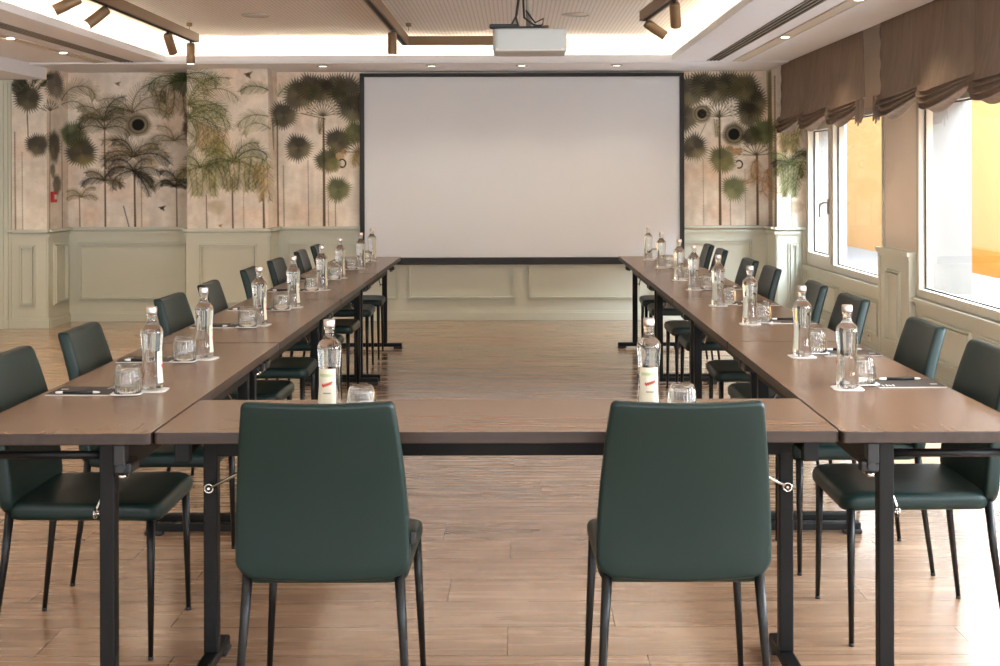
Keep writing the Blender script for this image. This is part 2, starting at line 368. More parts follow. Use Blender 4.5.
# walls behind the wallpaper
PF, CF, RF = 11.92, 12.06, 12.06        # front faces of the left pilaster, the wide column and the right column
PX0, PX1, CX0, CX1, RX0 = -4.66, -4.335, -3.075, -2.315, 2.44
w = MB()
w.box((XL, YB+0.002, 0), (XRO, YB+0.2, ZT)); w.box((PX0, PF+0.002, 0), (PX1-0.002, YB, 2.42)); w.box((CX0, CF+0.002, 0), (CX1-0.002, YB, 2.42))
w.box((RX0+0.002, RF+0.002, 0), (XR, YB, 2.42))
struct(w.build('wall_back', M['cream']), 'back wall with a wide column and corner pilasters')
struct(MB().box((XL-0.2, YF, 0), (XL, YB+0.2, ZT)).box((XL, PF+0.06, 0), (PX0, YB, 2.3)).build('wall_left', M['sage']), 'left wall')
struct(MB().box((XL-0.2, YF-0.2, 0), (XRO, YF, ZT)).build('wall_rear', M['cream']), 'rear wall')

# ---- the wallpaper print: palms, fan leaves, thin trunks on mottled plaster; coordinates run along the wall in units of about 1 cm
S = 3; X0c, Y0c, Wc, Hc = 0, 66, 812, 170
rng = np.random.default_rng(5)
def vnoise(step, amp, sx=1.0):
    h, w_ = Hc*S, Wc*S; gy, gx = max(3, int(h/step)+2), max(3, int(w_/(step*sx))+2); g = rng.standard_normal((gy, gx))
    yy = np.linspace(0, gy-1.001, h); xx = np.linspace(0, gx-1.001, w_); yi = yy.astype(int); xi = xx.astype(int)
    fy = (yy-yi)[:, None]; fx = (xx-xi)[None]; fy = fy*fy*(3-2*fy); fx = fx*fx*(3-2*fx)
    return amp*(g[yi][:, xi]*(1-fy)*(1-fx)+g[yi+1][:, xi]*fy*(1-fx)+g[yi][:, xi+1]*(1-fy)*fx+g[yi+1][:, xi+1]*fy*fx)
base = np.array([236, 226, 212.0])
img = np.empty((Hc*S, Wc*S, 3)); img[:] = base
tone = vnoise(120, 6)+vnoise(40, 6)+vnoise(14, 4)+vnoise(5, 2.5)+vnoise(60, 4, 0.2)
img += tone[..., None]*np.array([1.0, 1.05, 1.1]); warm = np.clip(vnoise(70, 1), 0, 3)
img += warm[..., None]*np.array([2, -5, -9])
def region(x0, y0, x1, y1):
    a, b = max(0, int((x0-X0c)*S)), min(Wc*S, int((x1-X0c)*S)+1); c_, d = max(0, int((y0-Y0c)*S)), min(Hc*S, int((y1-Y0c)*S)+1)
    if a >= b or c_ >= d: return None
    yy, xx = np.mgrid[c_:d, a:b]; return slice(c_, d), slice(a, b), xx/S+X0c, yy/S+Y0c
def blend(r, alpha, col):
    a = np.clip(alpha, 0, 1)[..., None]; img[r[0], r[1]] = img[r[0], r[1]]*(1-a)+np.asarray(col, float)*a
def line(x0, y0, x1, y1, w0, w1, col, al=0.8):
    m = max(w0, w1)+1; r = region(min(x0, x1)-m, min(y0, y1)-m, max(x0, x1)+m, max(y0, y1)+m)
    if r is None: return
    dx, dy = x1-x0, y1-y0; L2 = dx*dx+dy*dy+1e-9
    t = np.clip(((r[2]-x0)*dx+(r[3]-y0)*dy)/L2, 0, 1); d = np.hypot(r[2]-x0-t*dx, r[3]-y0-t*dy)
    hw = (w0+(w1-w0)*t)/2; blend(r, al*np.clip((hw-d)*S+0.5, 0, 1), col)
def fan(cx, cy, R, dark, light, al=0.85, sx=1.0, n=34, ringed=False, off=(0.25, -0.2)):
    r = region(cx-R*1.2*sx, cy-R*1.2, cx+R*1.2*sx, cy+R*1.2)
    if r is None: return
    u, v = (r[2]-cx)/sx, r[3]-cy; rad = np.hypot(u, v)/R; th = np.arctan2(v, u); ph = rng.random()*6
    tri = np.abs(((th*n/(2*PI)+ph) % 1)-0.5)*2; edge = 0.74+0.42*tri+0.06*np.sin(th*3+ph)+0.05*np.sin(th*7+2*ph)
    a = np.clip((edge-rad)*R*S*0.5, 0, 1)*np.clip(1.25-0.55*rad**2, 0, 1)
    lu, lv = (u/R-off[0]), (v/R-off[1]); lr = np.hypot(lu, lv); lth = np.arctan2(lv, lu)
    st = 0.5+0.5*np.sin(lth*n+ph)*np.clip(lr*1.6, 0, 1)
    shade = np.clip(0.12+0.42*st+0.42*np.clip((v*0.8+u*0.5)/R, -1, 1)-0.35*np.exp(-lr*lr*6)+0.22*np.sin(th*2+ph), 0, 1)[..., None]
    col = np.asarray(dark, float)*(1-shade)+np.asarray(light, float)*shade
    aa = (a*al*(0.86+0.14*st))[..., None]; img[r[0], r[1]] = img[r[0], r[1]]*(1-aa)+col*aa
    if ringed:
        blend(r, 0.55*np.clip((0.95-rad)*R*S, 0, 1), (150, 138, 112)); blend(r, 0.8*np.clip(1-np.abs(rad-0.72)*R*S*0.5, 0, 1), (62, 58, 46))
        blend(r, 0.95*np.clip((0.5-rad)*R*S*0.5, 0, 1), (26, 25, 24))
def frond(x, y, ang, ln, droop, leaf, col, al=0.7, n=22, w0=0.62):
    """a feather leaf: curved midrib, leaflets to both sides"""
    a = ang; px, py = x, y; step = ln/n
    for i in range(n):
        t = i/n; nx, ny = px+math.cos(a)*step, py+math.sin(a)*step
        line(px, py, nx, ny, 0.9-0.5*t, 0.9-0.5*t, [c_*0.7 for c_ in col], al)
        L = leaf*(0.45+0.55*math.sin(PI*min(1, 0.15+0.9*t)))*(0.85+0.3*rng.random())
        for sd in (-1, 1):
            b = a+sd*(0.95-0.35*t)+0.12*(rng.random()-0.5)
            ex, ey = px+math.cos(b)*L, py+math.sin(b)*L+0.18*L
            k = 0.6+0.7*rng.random(); line(px, py, ex, ey, w0, 0.2, [min(255, c_*k) for c_ in col], min(1, al*(0.75+0.5*rng.random())))
        a += droop*step/ln*(0.4+1.2*t)*(1 if math.cos(ang) >= 0 else -1); px, py = nx, ny
def palm(x, y, n, ln, leaf, cols, a0=-2.7, a1=-0.45, al=0.75, droop=2.0):
    n = max(4, int(n*0.8))
    for i in range(n):
        a = a0+(a1-a0)*(i+0.5*rng.random())/(n-0.5); frond(x, y, a, ln*(0.95+0.4*rng.random()), droop*(0.8+0.4*rng.random()), leaf, cols[i % len(cols)], al)
def trunk(x, y0, y1, w0, col, al=0.75):
    line(x, y0, x+0.6, y1, w0*0.75, w0, col, al)
    for k in range(int((y1-y0)/3)): yy = y0+3*k+rng.random(); line(x-w0/2, yy, x+w0/2, yy+0.3, 0.5, 0.4, [c_*0.7 for c_ in col], 0.22)
def bird(x, y, s_, col=(112, 92, 66)):
    for dx, dy in ((-0.7, -0.15), (0.7, -0.5), (0.4, 0.6), (0.1, -0.3), (-.3, .3)): line(x, y, x+dx*s_*.8, y+dy*s_*.8, s_*0.5, 0.4, col, 0.8)
def rays(x, y, R, a0, a1, n, col=(84, 76, 54), al=0.75):
    for i in range(n):
        a = a0+(a1-a0)*i/(n-1); line(x, y, x+math.cos(a)*R, y+math.sin(a)*R, 0.9, 0.5, col, al)
        for k in (0.6, 0.85):
            for sd in (-0.5, 0.5): line(x+math.cos(a)*R*k, y+math.sin(a)*R*k, x+math.cos(a)*R*k+math.cos(a+sd)*R*0.3, y+math.sin(a)*R*k+math.sin(a+sd)*R*0.3, 0.6, 0.3, col, al*0.7)
DK, OL, GR, DG, TN = (44, 42, 33), (116, 106, 74), (92, 98, 58), (54, 58, 40), (168, 146, 104)
TR = (92, 76, 52)
# thin trunks everywhere
for x, y, w_, a in ((15, 130, 1.2, .7), (22, 150, .8, .5), (64, 140, 1.0, .6), (82, 195, 1.2, .6), (105, 118, 1.5, .85), (132, 172, 1.9, .9), (138, 150, .9, .5), (170, 178, 1.3, .7), (182.5, 130, 2.0, .85),
                    (206, 195, 1.3, .7), (232, 178, 1.7, .85), (243, 185, .8, .35), (263, 195, 2.2, .85), (276.5, 120, 1.6, .8), (282.5, 165, 1.2, .45), (307, 160, .9, .5), (322.5, 118, 2.6, .9), (327, 200, .8, .5), (334, 198, 1.0, .6), (359, 150, 3.0, .45),
                    (703, 160, .8, .4), (719.5, 112, 2.6, .9), (730, 200, 1.0, .5), (745, 170, .9, .3), (757, 155, 2.6, .9), (770, 75, 4, .5), (775, 80, 2, .5), (791, 195, 1.0, .5), (365, 140, 2, .5)):
    trunk(x, y, 230, w_, TR, a)
# left pilaster and its return
for k in range(9): frond(20+3*k, 88-3*(k % 3), -PI/2+0.4*(k-4)*0.4, 12, 1.5, 5, DG, .8, 12)
fan(28, 97, 14, DK, (96, 92, 66), .93); fan(37, 143, 12, DK, (104, 96, 70), .9); line(27, 108, 28, 135, 1, 1, DK, .7); fan(20, 86, 9, DK, DG, .8)
fan(56, 86, 15, (64, 62, 56), (118, 114, 102), .8, .75); rays(50, 112, 11, -2.6, -0.5, 7); line(50, 108, 49, 228, 1.0, 1.2, (120, 112, 100), .6)
fan(55, 146, 17, DK, (110, 104, 80), .85, .45); fan(58, 184, 11, (70, 68, 56), OL, .8, .5); fan(53, 170, 8, DK, OL, .6, .4)
# niche
frond(64, 100, -1.1, 46, 2.9, 13, (112, 98, 66), .7, 34); frond(64, 104, -0.5, 30, 2.2, 10, OL, .5)
fan(75, 133, 13, (66, 80, 46), (116, 118, 70), .8); fan(84, 152, 15, DK, (140, 124, 62), .85); fan(80, 140, 12, DG, OL, .6)
palm(105, 120, 9, 26, 9, [DG, (96, 90, 64), OL, DK], al=.75); palm(105, 128, 6, 24, 9, [(88, 82, 58)], -3.0, -0.1, .7)
palm(130, 112, 7, 34, 11, [(104, 92, 64), OL], -2.9, -0.2, .6)
palm(131, 156, 9, 30, 11, [DK, (88, 78, 54), (120, 104, 70)], -2.95, -0.2, .8); palm(131, 170, 8, 24, 8, [DK, (78, 68, 48)], -3.3, 0.2, .7)
fan(135.5, 124, 12, (70, 64, 50), OL, .8, 1, 44, True); fan(148, 163, 7, TN, (200, 178, 140), .5)
for k in range(3): frond(131, 170, 0.35+0.25*k, 22+4*k, .6, 6, DK, .75, 18)
palm(105, 180, 6, 20, 7, [DK, (92, 80, 56)], -3.0, -0.15, .75)
palm(178, 80, 9, 36, 13, [DG, (70, 82, 46), (110, 104, 66), DK], -3.3, 0.1, .85); fan(176, 82, 13, (58, 74, 40), DG, .75)
for k in range(5): frond(150+9*k, 88+3*(k % 2), 1.2+.15*k, 26, .5, 8, (118, 106, 72), .7)
fan(182, 128, 10, (54, 44, 32), (86, 70, 48), .85, .7); fan(184, 118, 7, DK, TR, .7)
palm(170, 180, 6, 20, 7, [(96, 84, 58), DK], -3.0, -0.2, .65); palm(168, 140, 7, 24, 8, [OL, (112, 100, 70)], -3.2, 0, .5)
palm(84, 196, 5, 15, 5, [(140, 122, 88)], -3, -0.2, .5); palm(168, 186, 4, 12, 4, [DK], -2.6, -.5, .6)
bird(157, 207, 6, (70, 60, 44)); bird(117, 83, 5, (136, 118, 84)); line(122, 205, 127, 226, 1, 1, DK, .6)
# wide column
palm(188, 106, 9, 46, 13, [(120, 118, 78), (104, 112, 62), (136, 128, 88)], -1.5, 0.7, .75, 1.9); palm(188, 118, 7, 40, 12, [GR, (110, 112, 64)], -0.9, 0.9, .75)
for k in range(6): frond(196+6*k, 122+2*k, 1.3+.12*k, 26, .5, 8, (176, 146, 104) if k % 2 else (150, 132, 92), .7)
frond(268, 92, -2.7, 30, 1.4, 9, GR, .75); frond(268, 118, -2.9, 36, 1.6, 11, (122, 120, 78), .7); frond(270, 130, -2.5, 34, 2.4, 11, (128, 126, 86), .6)
palm(233, 163, 11, 32, 11, [GR, DG, (112, 118, 64), (128, 122, 76)], -3.1, 0.0, .85)
for k in range(9): frond(215+6*k, 160+2*(k % 2), 1.15+.1*k, 30, .3, 8, (150, 132, 90) if k % 2 else GR, .7)
palm(200, 168, 8, 28, 10, [GR, (120, 120, 70)], -3.4, 0.3, .75)
for k in range(5): frond(188+7*k, 168, 1.3+.1*k, 28, .3, 8, (138, 132, 84), .7)
for k in range(4): frond(255+4*k, 165, 1.3+.1*k, 36, .3, 8, (164, 140, 96), .7)
bird(248, 77, 8); fan(216, 207, 8, TN, (206, 186, 158), .45, 1.3); bird(220, 225, 4, (170, 130, 100))
line(269, 70, 273, 130, 5, 3, (150, 150, 140), .25); line(272, 120, 273, 150, 2, 1, (90, 96, 90), .5)
# fan palms left of the screen
frond(277, 96, -1.0, 34, 2.2, 11, (116, 128, 92), .6)
for a in ((283, 115, 14), (298, 95, 16), (310, 88, 15), (322, 90, 14), (334, 87, 14), (346, 92, 17), (352, 108, 16)): fan(*a, DK, (128, 118, 82), .85)
for a in ((312, 93, 9), (340, 95, 9)): fan(*a, DG, OL, .5)
rays(322, 116, 17, -2.9, -0.2, 11); line(300, 113, 322, 118, 1, 1, TR, .7)
for k in range(3): frond(318+3*k, 118, 1.6+.2*k, 16, .3, 4, (136, 122, 90), .5, 12)
fan(297.5, 147.5, 14, DK, (146, 134, 98), .9); fan(337, 141, 14, DK, (118, 106, 68), .9); fan(354, 133, 12, (70, 78, 44), (128, 128, 74), .85)
fan(326.5, 160, 13, DG, OL, .92); fan(333, 164, 8, (120, 116, 74), (150, 142, 100), .8); fan(337, 189, 13, (66, 72, 46), (144, 138, 92), .9)
for a in ((339, 156, 5, 4, (190, 158, 112)), (343, 151, 3, 3, (170, 138, 96))): r_ = region(a[0]-7, a[1]-7, a[0]+7, a[1]+7); blend(r_, .8*np.clip((1-np.hypot((r_[2]-a[0])/a[2], (r_[3]-a[1])/a[3]))*4, 0, 1), a[4])
for k in range(12):
    a0_, a1_ = -2.2+k*.36, -2.2+(k+1)*.36; line(341+3.6*math.cos(a0_), 163+4*math.sin(a0_), 341+3.6*math.cos(a1_), 163+4*math.sin(a1_), 1.3, 1.3, (44, 38, 30), .9)
rays(358, 152, 15, -3.1, -1.4, 6); palm(359, 150, 4, 16, 6, [TN], 1.7, 2.8, .5)
# fan palms right of the screen
for a in ((684, 118, 16), (690, 92, 17), (704, 86, 15), (718, 90, 16), (730, 86, 15), (745, 90, 16), (752, 103, 17), (750, 115, 14)): fan(*a, DK, (130, 120, 82), .85)
fan(742, 88, 14, (96, 90, 60), (160, 148, 104), .5); fan(702, 114.5, 10, (120, 112, 88), (170, 160, 132), .8, 1, 40, True)
rays(719, 118, 18, -3.0, -0.15, 11); line(700, 136, 706, 124, .7, .7, TR, .6)
for k in range(3): frond(714+3*k, 120, 1.4+.2*k, 18, .3, 4, (140, 128, 96), .5, 12)
fan(694, 148, 14, DK, (150, 138, 102), .9); fan(734, 135, 12, DK, (110, 104, 70), .9, 1, 44, True); fan(752, 137, 11, DK, OL, .9); fan(764, 133, 14, (62, 74, 42), (104, 112, 62), .85)
fan(722, 160, 14, (74, 78, 48), (150, 144, 98), .9); fan(728, 165, 8, (128, 124, 82), (160, 152, 110), .8); fan(734, 189, 13, (84, 92, 56), (160, 156, 110), .88)
for a in ((737, 152, 6, 4, (180, 140, 96)), (730, 149, 4, 3, (150, 120, 84))): r_ = region(a[0]-8, a[1]-7, a[0]+8, a[1]+7); blend(r_, .8*np.clip((1-np.hypot((r_[2]-a[0])/a[2], (r_[3]-a[1])/a[3]))*4, 0, 1), a[4])
for k in range(12):
    a0_, a1_ = -2.4+k*.36, -2.4+(k+1)*.36; line(739+3.4*math.cos(a0_), 165+3.8*math.sin(a0_), 739+3.4*math.cos(a1_), 165+3.8*math.sin(a1_), 1.3, 1.3, (44, 38, 30), .9)
rays(756, 156, 18, -3.1, -0.1, 9); palm(756, 160, 6, 26, 7, [(190, 150, 112), (176, 142, 100)], 1.0, 2.3, .5); palm(768, 170, 5, 30, 7, [(186, 146, 108)], 1.2, 2.2, .45)
# right column
line(769, 72, 771, 150, 5, 4, (112, 112, 74), .5); line(772, 150, 773, 200, 4, 2, (140, 136, 92), .45)
for k in range(8): frond(778+3.4*k, 128, 1.25+.1*k, 26, .3, 7, (140, 130, 88), .65)
palm(790, 166, 9, 20, 8, [GR, DG, (116, 130, 78)], -3.2, .1, .8)
for k in range(8): frond(778+3.2*k, 166, 1.3+.08*k, 32, .3, 7, GR if k % 2 else (150, 150, 110), .75)
fan(796, 208, 7, TN, (206, 186, 158), .5, 1.2)

mv, mf, mc = [], [], []; mcount = 0
def mural_panel(p0, p1, ztop, zbot, x0, x1, y0, y1):
    """a wall face from p0 to p1 (floor plan), printed with the strip x0..x1 of the design"""
    global mcount
    ln = math.hypot(p1[0]-p0[0], p1[1]-p0[1]); nx = max(4, int(ln/0.0055)); nz = max(4, int((ztop-zbot)/0.0055))
    t = np.linspace(0, 1, nx+1); q = np.linspace(0, 1, nz+1); T, Q = np.meshgrid(t, q)
    mv.append(np.stack([p0[0]+(p1[0]-p0[0])*T, p0[1]+(p1[1]-p0[1])*T, ztop+(zbot-ztop)*Q], -1).reshape(-1, 3))
    px = np.clip(((x0+(x1-x0)*T)-X0c)*S, 0, Wc*S-1.01); py = np.clip(((y0+(y1-y0)*Q)-Y0c)*S, 0, Hc*S-1.01)
    xi, yi = px.astype(int), py.astype(int); fx, fy = (px-xi)[..., None], (py-yi)[..., None]
    col = img[yi, xi]*(1-fx)*(1-fy)+img[yi, xi+1]*fx*(1-fy)+img[yi+1, xi]*(1-fx)*fy+img[yi+1, xi+1]*fx*fy
    mc.append(lin(np.clip(col, 0, 255)).reshape(-1, 3))
    i = np.arange(nz)[:, None]*(nx+1)+np.arange(nx)[None]+mcount
    mf.append(np.stack([i, i+nx+1, i+nx+2, i+1], -1).reshape(-1, 4)); mcount += (nx+1)*(nz+1)
ZW = 0.90
mural_panel((PX0, PF), (PX1, PF), 2.30, ZW, 12, 46, 78, 228)
mural_panel((PX1, PF), (PX1, YB), 2.406, ZW, 46, 72, 71, 228)
mural_panel((PX1, YB), (CX0, YB), 2.406, ZW, 72, 190, 72, 227)
mural_panel((CX0, YB), (CX0, CF), 2.406, ZW, 190, 186, 71, 228)
mural_panel((CX0, CF), (CX1, CF), 2.406, ZW, 187, 268, 71, 229)
mural_panel((CX1, CF), (CX1, YB), 2.406, ZW, 268, 276, 71, 229)
mural_panel((CX1, YB), (-1.45, YB), 2.406, ZW, 276, 365, 72, 227)
mural_panel((1.57, YB), (RX0, YB), 2.406, ZW, 678, 768, 72, 227)
mural_panel((RX0, YB), (RX0, RF), 2.406, ZW, 768, 777, 72, 228)
mural_panel((RX0, RF), (XR, RF), 2.406, ZW, 777, 806, 70, 229)
mv, mf, mc = np.concatenate(mv), np.concatenate(mf), np.concatenate(mc)
me = bpy.data.meshes.new('wall_back_mural'); me.vertices.add(len(mv)); me.vertices.foreach_set('co', mv.ravel())
me.loops.add(mf.size); me.loops.foreach_set('vertex_index', mf.ravel().astype(np.int32))
me.polygons.add(len(mf)); me.polygons.foreach_set('loop_start', np.arange(len(mf), dtype=np.int32)*4)
me.update(calc_edges=True); me.validate()
at = me.color_attributes.new('print', 'FLOAT_COLOR', 'POINT'); at.data.foreach_set('color', np.concatenate([mc, np.ones((len(mc), 1))], 1).ravel().astype(np.float32))
me.materials.append(M['mural']); o = bpy.data.objects.new('trim_4', me); C.objects.link(o); struct(o, 'palm tree wallpaper above the panelling')

# ---- wainscot: boards, cap, plinth and picture-frame mouldings on each face
def moulding(mb, O, U, Nn, u0, u1, z0, z1, w=0.030, t=0.030):
    """a rectangle of moulding on a wall face with origin O, direction U, normal Nn"""
    def pt(u, n, z): return (O[0]+U[0]*u+Nn[0]*n, O[1]+U[1]*u+Nn[1]*n, z)
    for e0, e1, tt in ((0.0, 0.011, t*0.6), (0.018, w, t)):      # two steps with a groove between them
        a0, a1, b0, b1 = u0+e0, u1-e0, z0+e0, z1-e0; d_ = e1-e0
        mb.box(pt(a0, 0, b0), pt(a1, tt, b0+d_)); mb.box(pt(a0, 0, b1-d_), pt(a1, tt, b1))
        mb.box(pt(a0, 0, b0+d_), pt(a0+d_, tt, b1-d_)); mb.box(pt(a1-d_, 0, b0+d_), pt(a1, tt, b1-d_))
def wainscot(mb, p0, p1, Nn, panels, ztop=0.90, ext=(0, 0)):
    """panelling from p0 to p1, normal Nn; panels are (u0, u1) pairs"""
    ln = math.hypot(p1[0]-p0[0], p1[1]-p0[1]); U = ((p1[0]-p0[0])/ln, (p1[1]-p0[1])/ln)
    def pt(u, n, z): return (p0[0]+U[0]*u+Nn[0]*n, p0[1]+U[1]*u+Nn[1]*n, z)
    mb.box(pt(0, -0.03, 0), pt(ln, 0.012, ztop-0.02))
    mb.box(pt(-ext[0], 0.0, 0.001), pt(ln+ext[1], 0.036, 0.075)); mb.box(pt(-ext[0], 0.0, 0.075), pt(ln+ext[1], 0.024, 0.09))
    mb.box(pt(-ext[0], -0.03, ztop-0.012), pt(ln+ext[1], 0.055, ztop+0.012)); mb.box(pt(-ext[0], -0.01, ztop-0.056), pt(ln+ext[1], 0.030, ztop-0.024))
    O = pt(0, 0.012, 0)
    for u0, u1 in panels: moulding(mb, O, U, Nn, u0, u1, 0.20, ztop-0.13)
N_ = (0, -1)
def wtrim(num, label, faces):
    mb = MB()
    for f in faces: wainscot(mb, *f)
    return struct(mb.build('trim_%d' % num, M['sage']), label)
wtrim(5, 'sage panelling on the left pilaster', [((PX0, PF), (PX1, PF), N_, [(0.07, 0.22)], 0.90, (0.02, 0.03)), ((PX1, PF), (PX1, YB), (1, 0), [(0.12, 0.47)], 0.90)])
wtrim(6, 'sage panelling in the niche beside the wide column', [((PX1, YB), (CX0, YB), N_, [(0.10, 1.16)])])
wtrim(7, 'sage panelling on the wide column', [((CX0, CF), (CX1, CF), N_, [(0.11, 0.65)], 0.90, (0.03, 0.03)), ((CX1, CF), (CX1, YB), (1, 0), []), ((CX0, CF), (CX0, YB), (-1, 0), [])])
xs = lambda px: (px-VX)*YB/F - CX1
wtrim(8, 'sage panelling below and beside the projection screen', [((CX1, YB), (RX0, YB), N_, [(xs(288), xs(398)), (xs(407), xs(516)), (xs(526.5), xs(640)), (xs(650), xs(752))])])
wtrim(9, 'sage panelling on the right corner column', [((RX0, RF), (XR-0.012, RF), N_, [(0.10, 0.20)], 0.90, (0.03, 0)), ((RX0, RF), (RX0, YB), (-1, 0), [])])
# door casing at the far left
d = MB(); d.box((XL, PF-0.012, 0), (PX0-0.004, PF+0.06, 2.29)); d.box((PX0-0.135, PF-0.035, 0), (PX0-0.025, PF-0.01, 2.295)); d.box((PX0-0.11, PF-0.05, 0), (PX0-0.06, PF-0.03, 2.295)); d.box((XL, PF-0.04, 2.02), (PX0-0.135, PF-0.012, 2.14))
struct(d.build('door_1', M['sage']), 'green door casing left of the pilaster')

# ------------------------------------------------------------------ right wall with its windows
WZ0, WZ1 = 0.575, 1.915
wins = [(9.50, 12.02), (6.45, 8.73), (1.9, 4.6), (-1.4, 1.0)]
rw = MB(); edges = sorted([YF]+[e for w_ in wins for e in w_]+[YB+0.2])
rw.box((XR, YF, 0), (XRO, YB+0.2, WZ0)); rw.box((XR, YF, WZ1), (XRO, YB+0.2, ZT))
for a, b in zip(edges[0::2], edges[1::2]): rw.box((XR, a, WZ0), (XRO, b, WZ1))
struct(rw.build('wall_right', [M['cream']]), 'cream right wall with low windows')
# outside skin of the reveals
rv = MB()
for a, b in wins:
    for y, s_ in ((a, 1), (b, -1)): rv.box((XR+0.10, y+s_*0.0005, WZ0), (XRO+0.02, y+s_*0.012, WZ1))
    rv.box((XR+0.10, a, WZ0), (XRO+0.05, b, WZ0+0.012))
struct(rv.build('trim_10', M['plaster']), 'white plaster window reveals')
def window(num, a, b, mull, label):
    wd = MB(); fx0, fx1 = XR-0.012, XR+0.085; f = 0.055
    def fr(y0, y1, z0, z1, x0, x1, t):
        wd.box((x0, y0, z0), (x1, y1, z0+t)); wd.box((x0, y0, z1-t), (x1, y1, z1)); wd.box((x0, y0, z0+t), (x1, y0+t, z1-t)); wd.box((x0, y1-t, z0+t), (x1, y1, z1-t))
    fr(a, b, WZ0, WZ1, fx0, fx1, f)
    cells = [(a+f, b-f)] if mull is None else [(a+f, mull-0.03), (mull+0.03, b-f)]
    if mull is not None: wd.box((fx0, mull-0.03, WZ0+f), (fx1, mull+0.03, WZ1-f))
    if mull is not None: fr(mull+0.03, b-f, WZ0+f, WZ1-f, fx0-0.012, fx1-0.02, 0.06); cells[1] = (mull+0.09, b-f-0.06)
    root = struct(wd.build('window_%d' % num, M['frame']), label)
    for i, (y0, y1) in enumerate(cells):
        e = 0.06 if i == 1 else 0.0; z0, z1 = WZ0+f+e, WZ1-f-e
        MB().box((XR+0.035, y0, z0), (XR+0.047, y1, z1)).build('pane', M['pane'], root)
        g = MB()
        for p, q in (((y0, z0), (y0+0.012, z1)), ((y1-0.012, z0), (y1, z1)), ((y0, z0), (y1, z0+0.010)), ((y0, z1-0.01), (y1, z1))): g.box((XR+0.028, p[0], p[1]), (XR+0.036, q[0], q[1]))
        g.build('gasket', M['gasket'], root)
    return root
w1 = window(1, *wins[0], 11.05, 'far window with an opening sash beside the corner column')
hb = MB().box((XR-0.040, 11.095, 1.06), (XR-0.020, 11.125, 1.19), bev=0.004); hb.tube([(XR-0.03, 11.11, 1.16), (XR-0.075, 11.11, 1.16), (XR-0.08, 11.13, 1.15), (XR-0.08, 11.2, 1.145), (XR-0.078, 11.235, 1.10), (XR-0.078, 11.24, 1.03)], 0.009, 8)
hb.build('handle', M['grey'], w1)
window(2, *wins[1], None, 'near window with one wide pane'); window(3, *wins[2], None, 'unseen window beside the camera, added for daylight'); window(4, *wins[3], None, 'unseen window behind the camera, added for daylight')  # the last two windows are out of view, added to let in light
# sill cap, plinth and panels under the windows
rt = MB()
def rbox(n0, n1, y0, y1, z0, z1): rt.box((XR-n1, y0, z0), (XR-n0, y1, z1))
YW = RF-0.01
rbox(0, 0.012, YF, YW, 0.0, WZ0-0.03); rbox(0, 0.030, YF, YW, 0.001, 0.10); rbox(0, 0.022, YF, YW, 0.10, 0.115)
for a, b in wins: rbox(-0.01, 0.045, a-0.02, min(b+0.02, YW), WZ0-0.035, WZ0-0.008); rbox(0, 0.025, a-0.02, min(b+0.02, YW), WZ0-0.06, WZ0-0.035)
piers = [(edges[i], edges[i+1]) for i in range(0, len(edges)-1, 2)]
for a, b in piers[1:4]:
    rbox(0, 0.05, a+0.02, b-0.02, 0.0, 0.84); rbox(-0.01, 0.075, a, b, 0.84, 0.87); rbox(0, 0.062, a+0.01, b-0.01, 0.81, 0.84)
    for y in (a+0.0, b-0.06): rbox(0.04, 0.060, y+0.01, y+0.05, 0.1, 0.81)
    moulding(rt, (XR-0.05, a, 0), (0, 1), (-1, 0), 0.22, b-a-0.22, 0.20, 0.72)
rbox(0, 0.05, 12.02, YW, 0.0, 0.88)
for a, b in wins:
    m_ = (a+b)/2
    for u0, u1 in ((a+0.08, m_-0.08), (m_+0.08, min(b, YW)-0.08)): moulding(rt, (XR-0.012, 0, 0), (0, 1), (-1, 0), u0, u1, 0.18, WZ0-0.12)
struct(rt.build('trim_11', M['sage']), 'sage panelling and sills under the windows')
# outside
struct(MB().box((XRO, -8, -0.2), (14, 26, 0.38)).build('ground_outside', M['paving']), 'pale terrace outside')
struct(MB().box((4.75, -8, 0.38), (5.05, 26, 2.5)).build('wall_outside', M['orange']), 'ochre courtyard wall outside')
struct(MB().box((4.72, -8, 0.38), (4.749, 13.7, 0.64)).build('trim_12', M['orange_dark']), 'deeper ochre band low on the courtyard wall')  # thin box in deeper ochre along part of the wall
ws = MB().box((0, 0, 0), (-0.012, 0.085, 0.085), bev=0.003).box((-0.012, 0.02, 0.02), (-0.014, 0.065, 0.065))
wsock = tag(ws.build('wall_socket', M['socket']), 'white wall socket low on the panelling under the far window', 'socket'); wsock.location = (XR-0.0125, 9.82, 0.125)
MB().tube([(-0.0135, 0.035, 0.043), (-0.016, 0.035, 0.043)], 0.006, 8).tube([(-0.0135, 0.052, 0.043), (-0.016, 0.052, 0.043)], 0.006, 8).build('socket_hole', M['dark'], wsock)

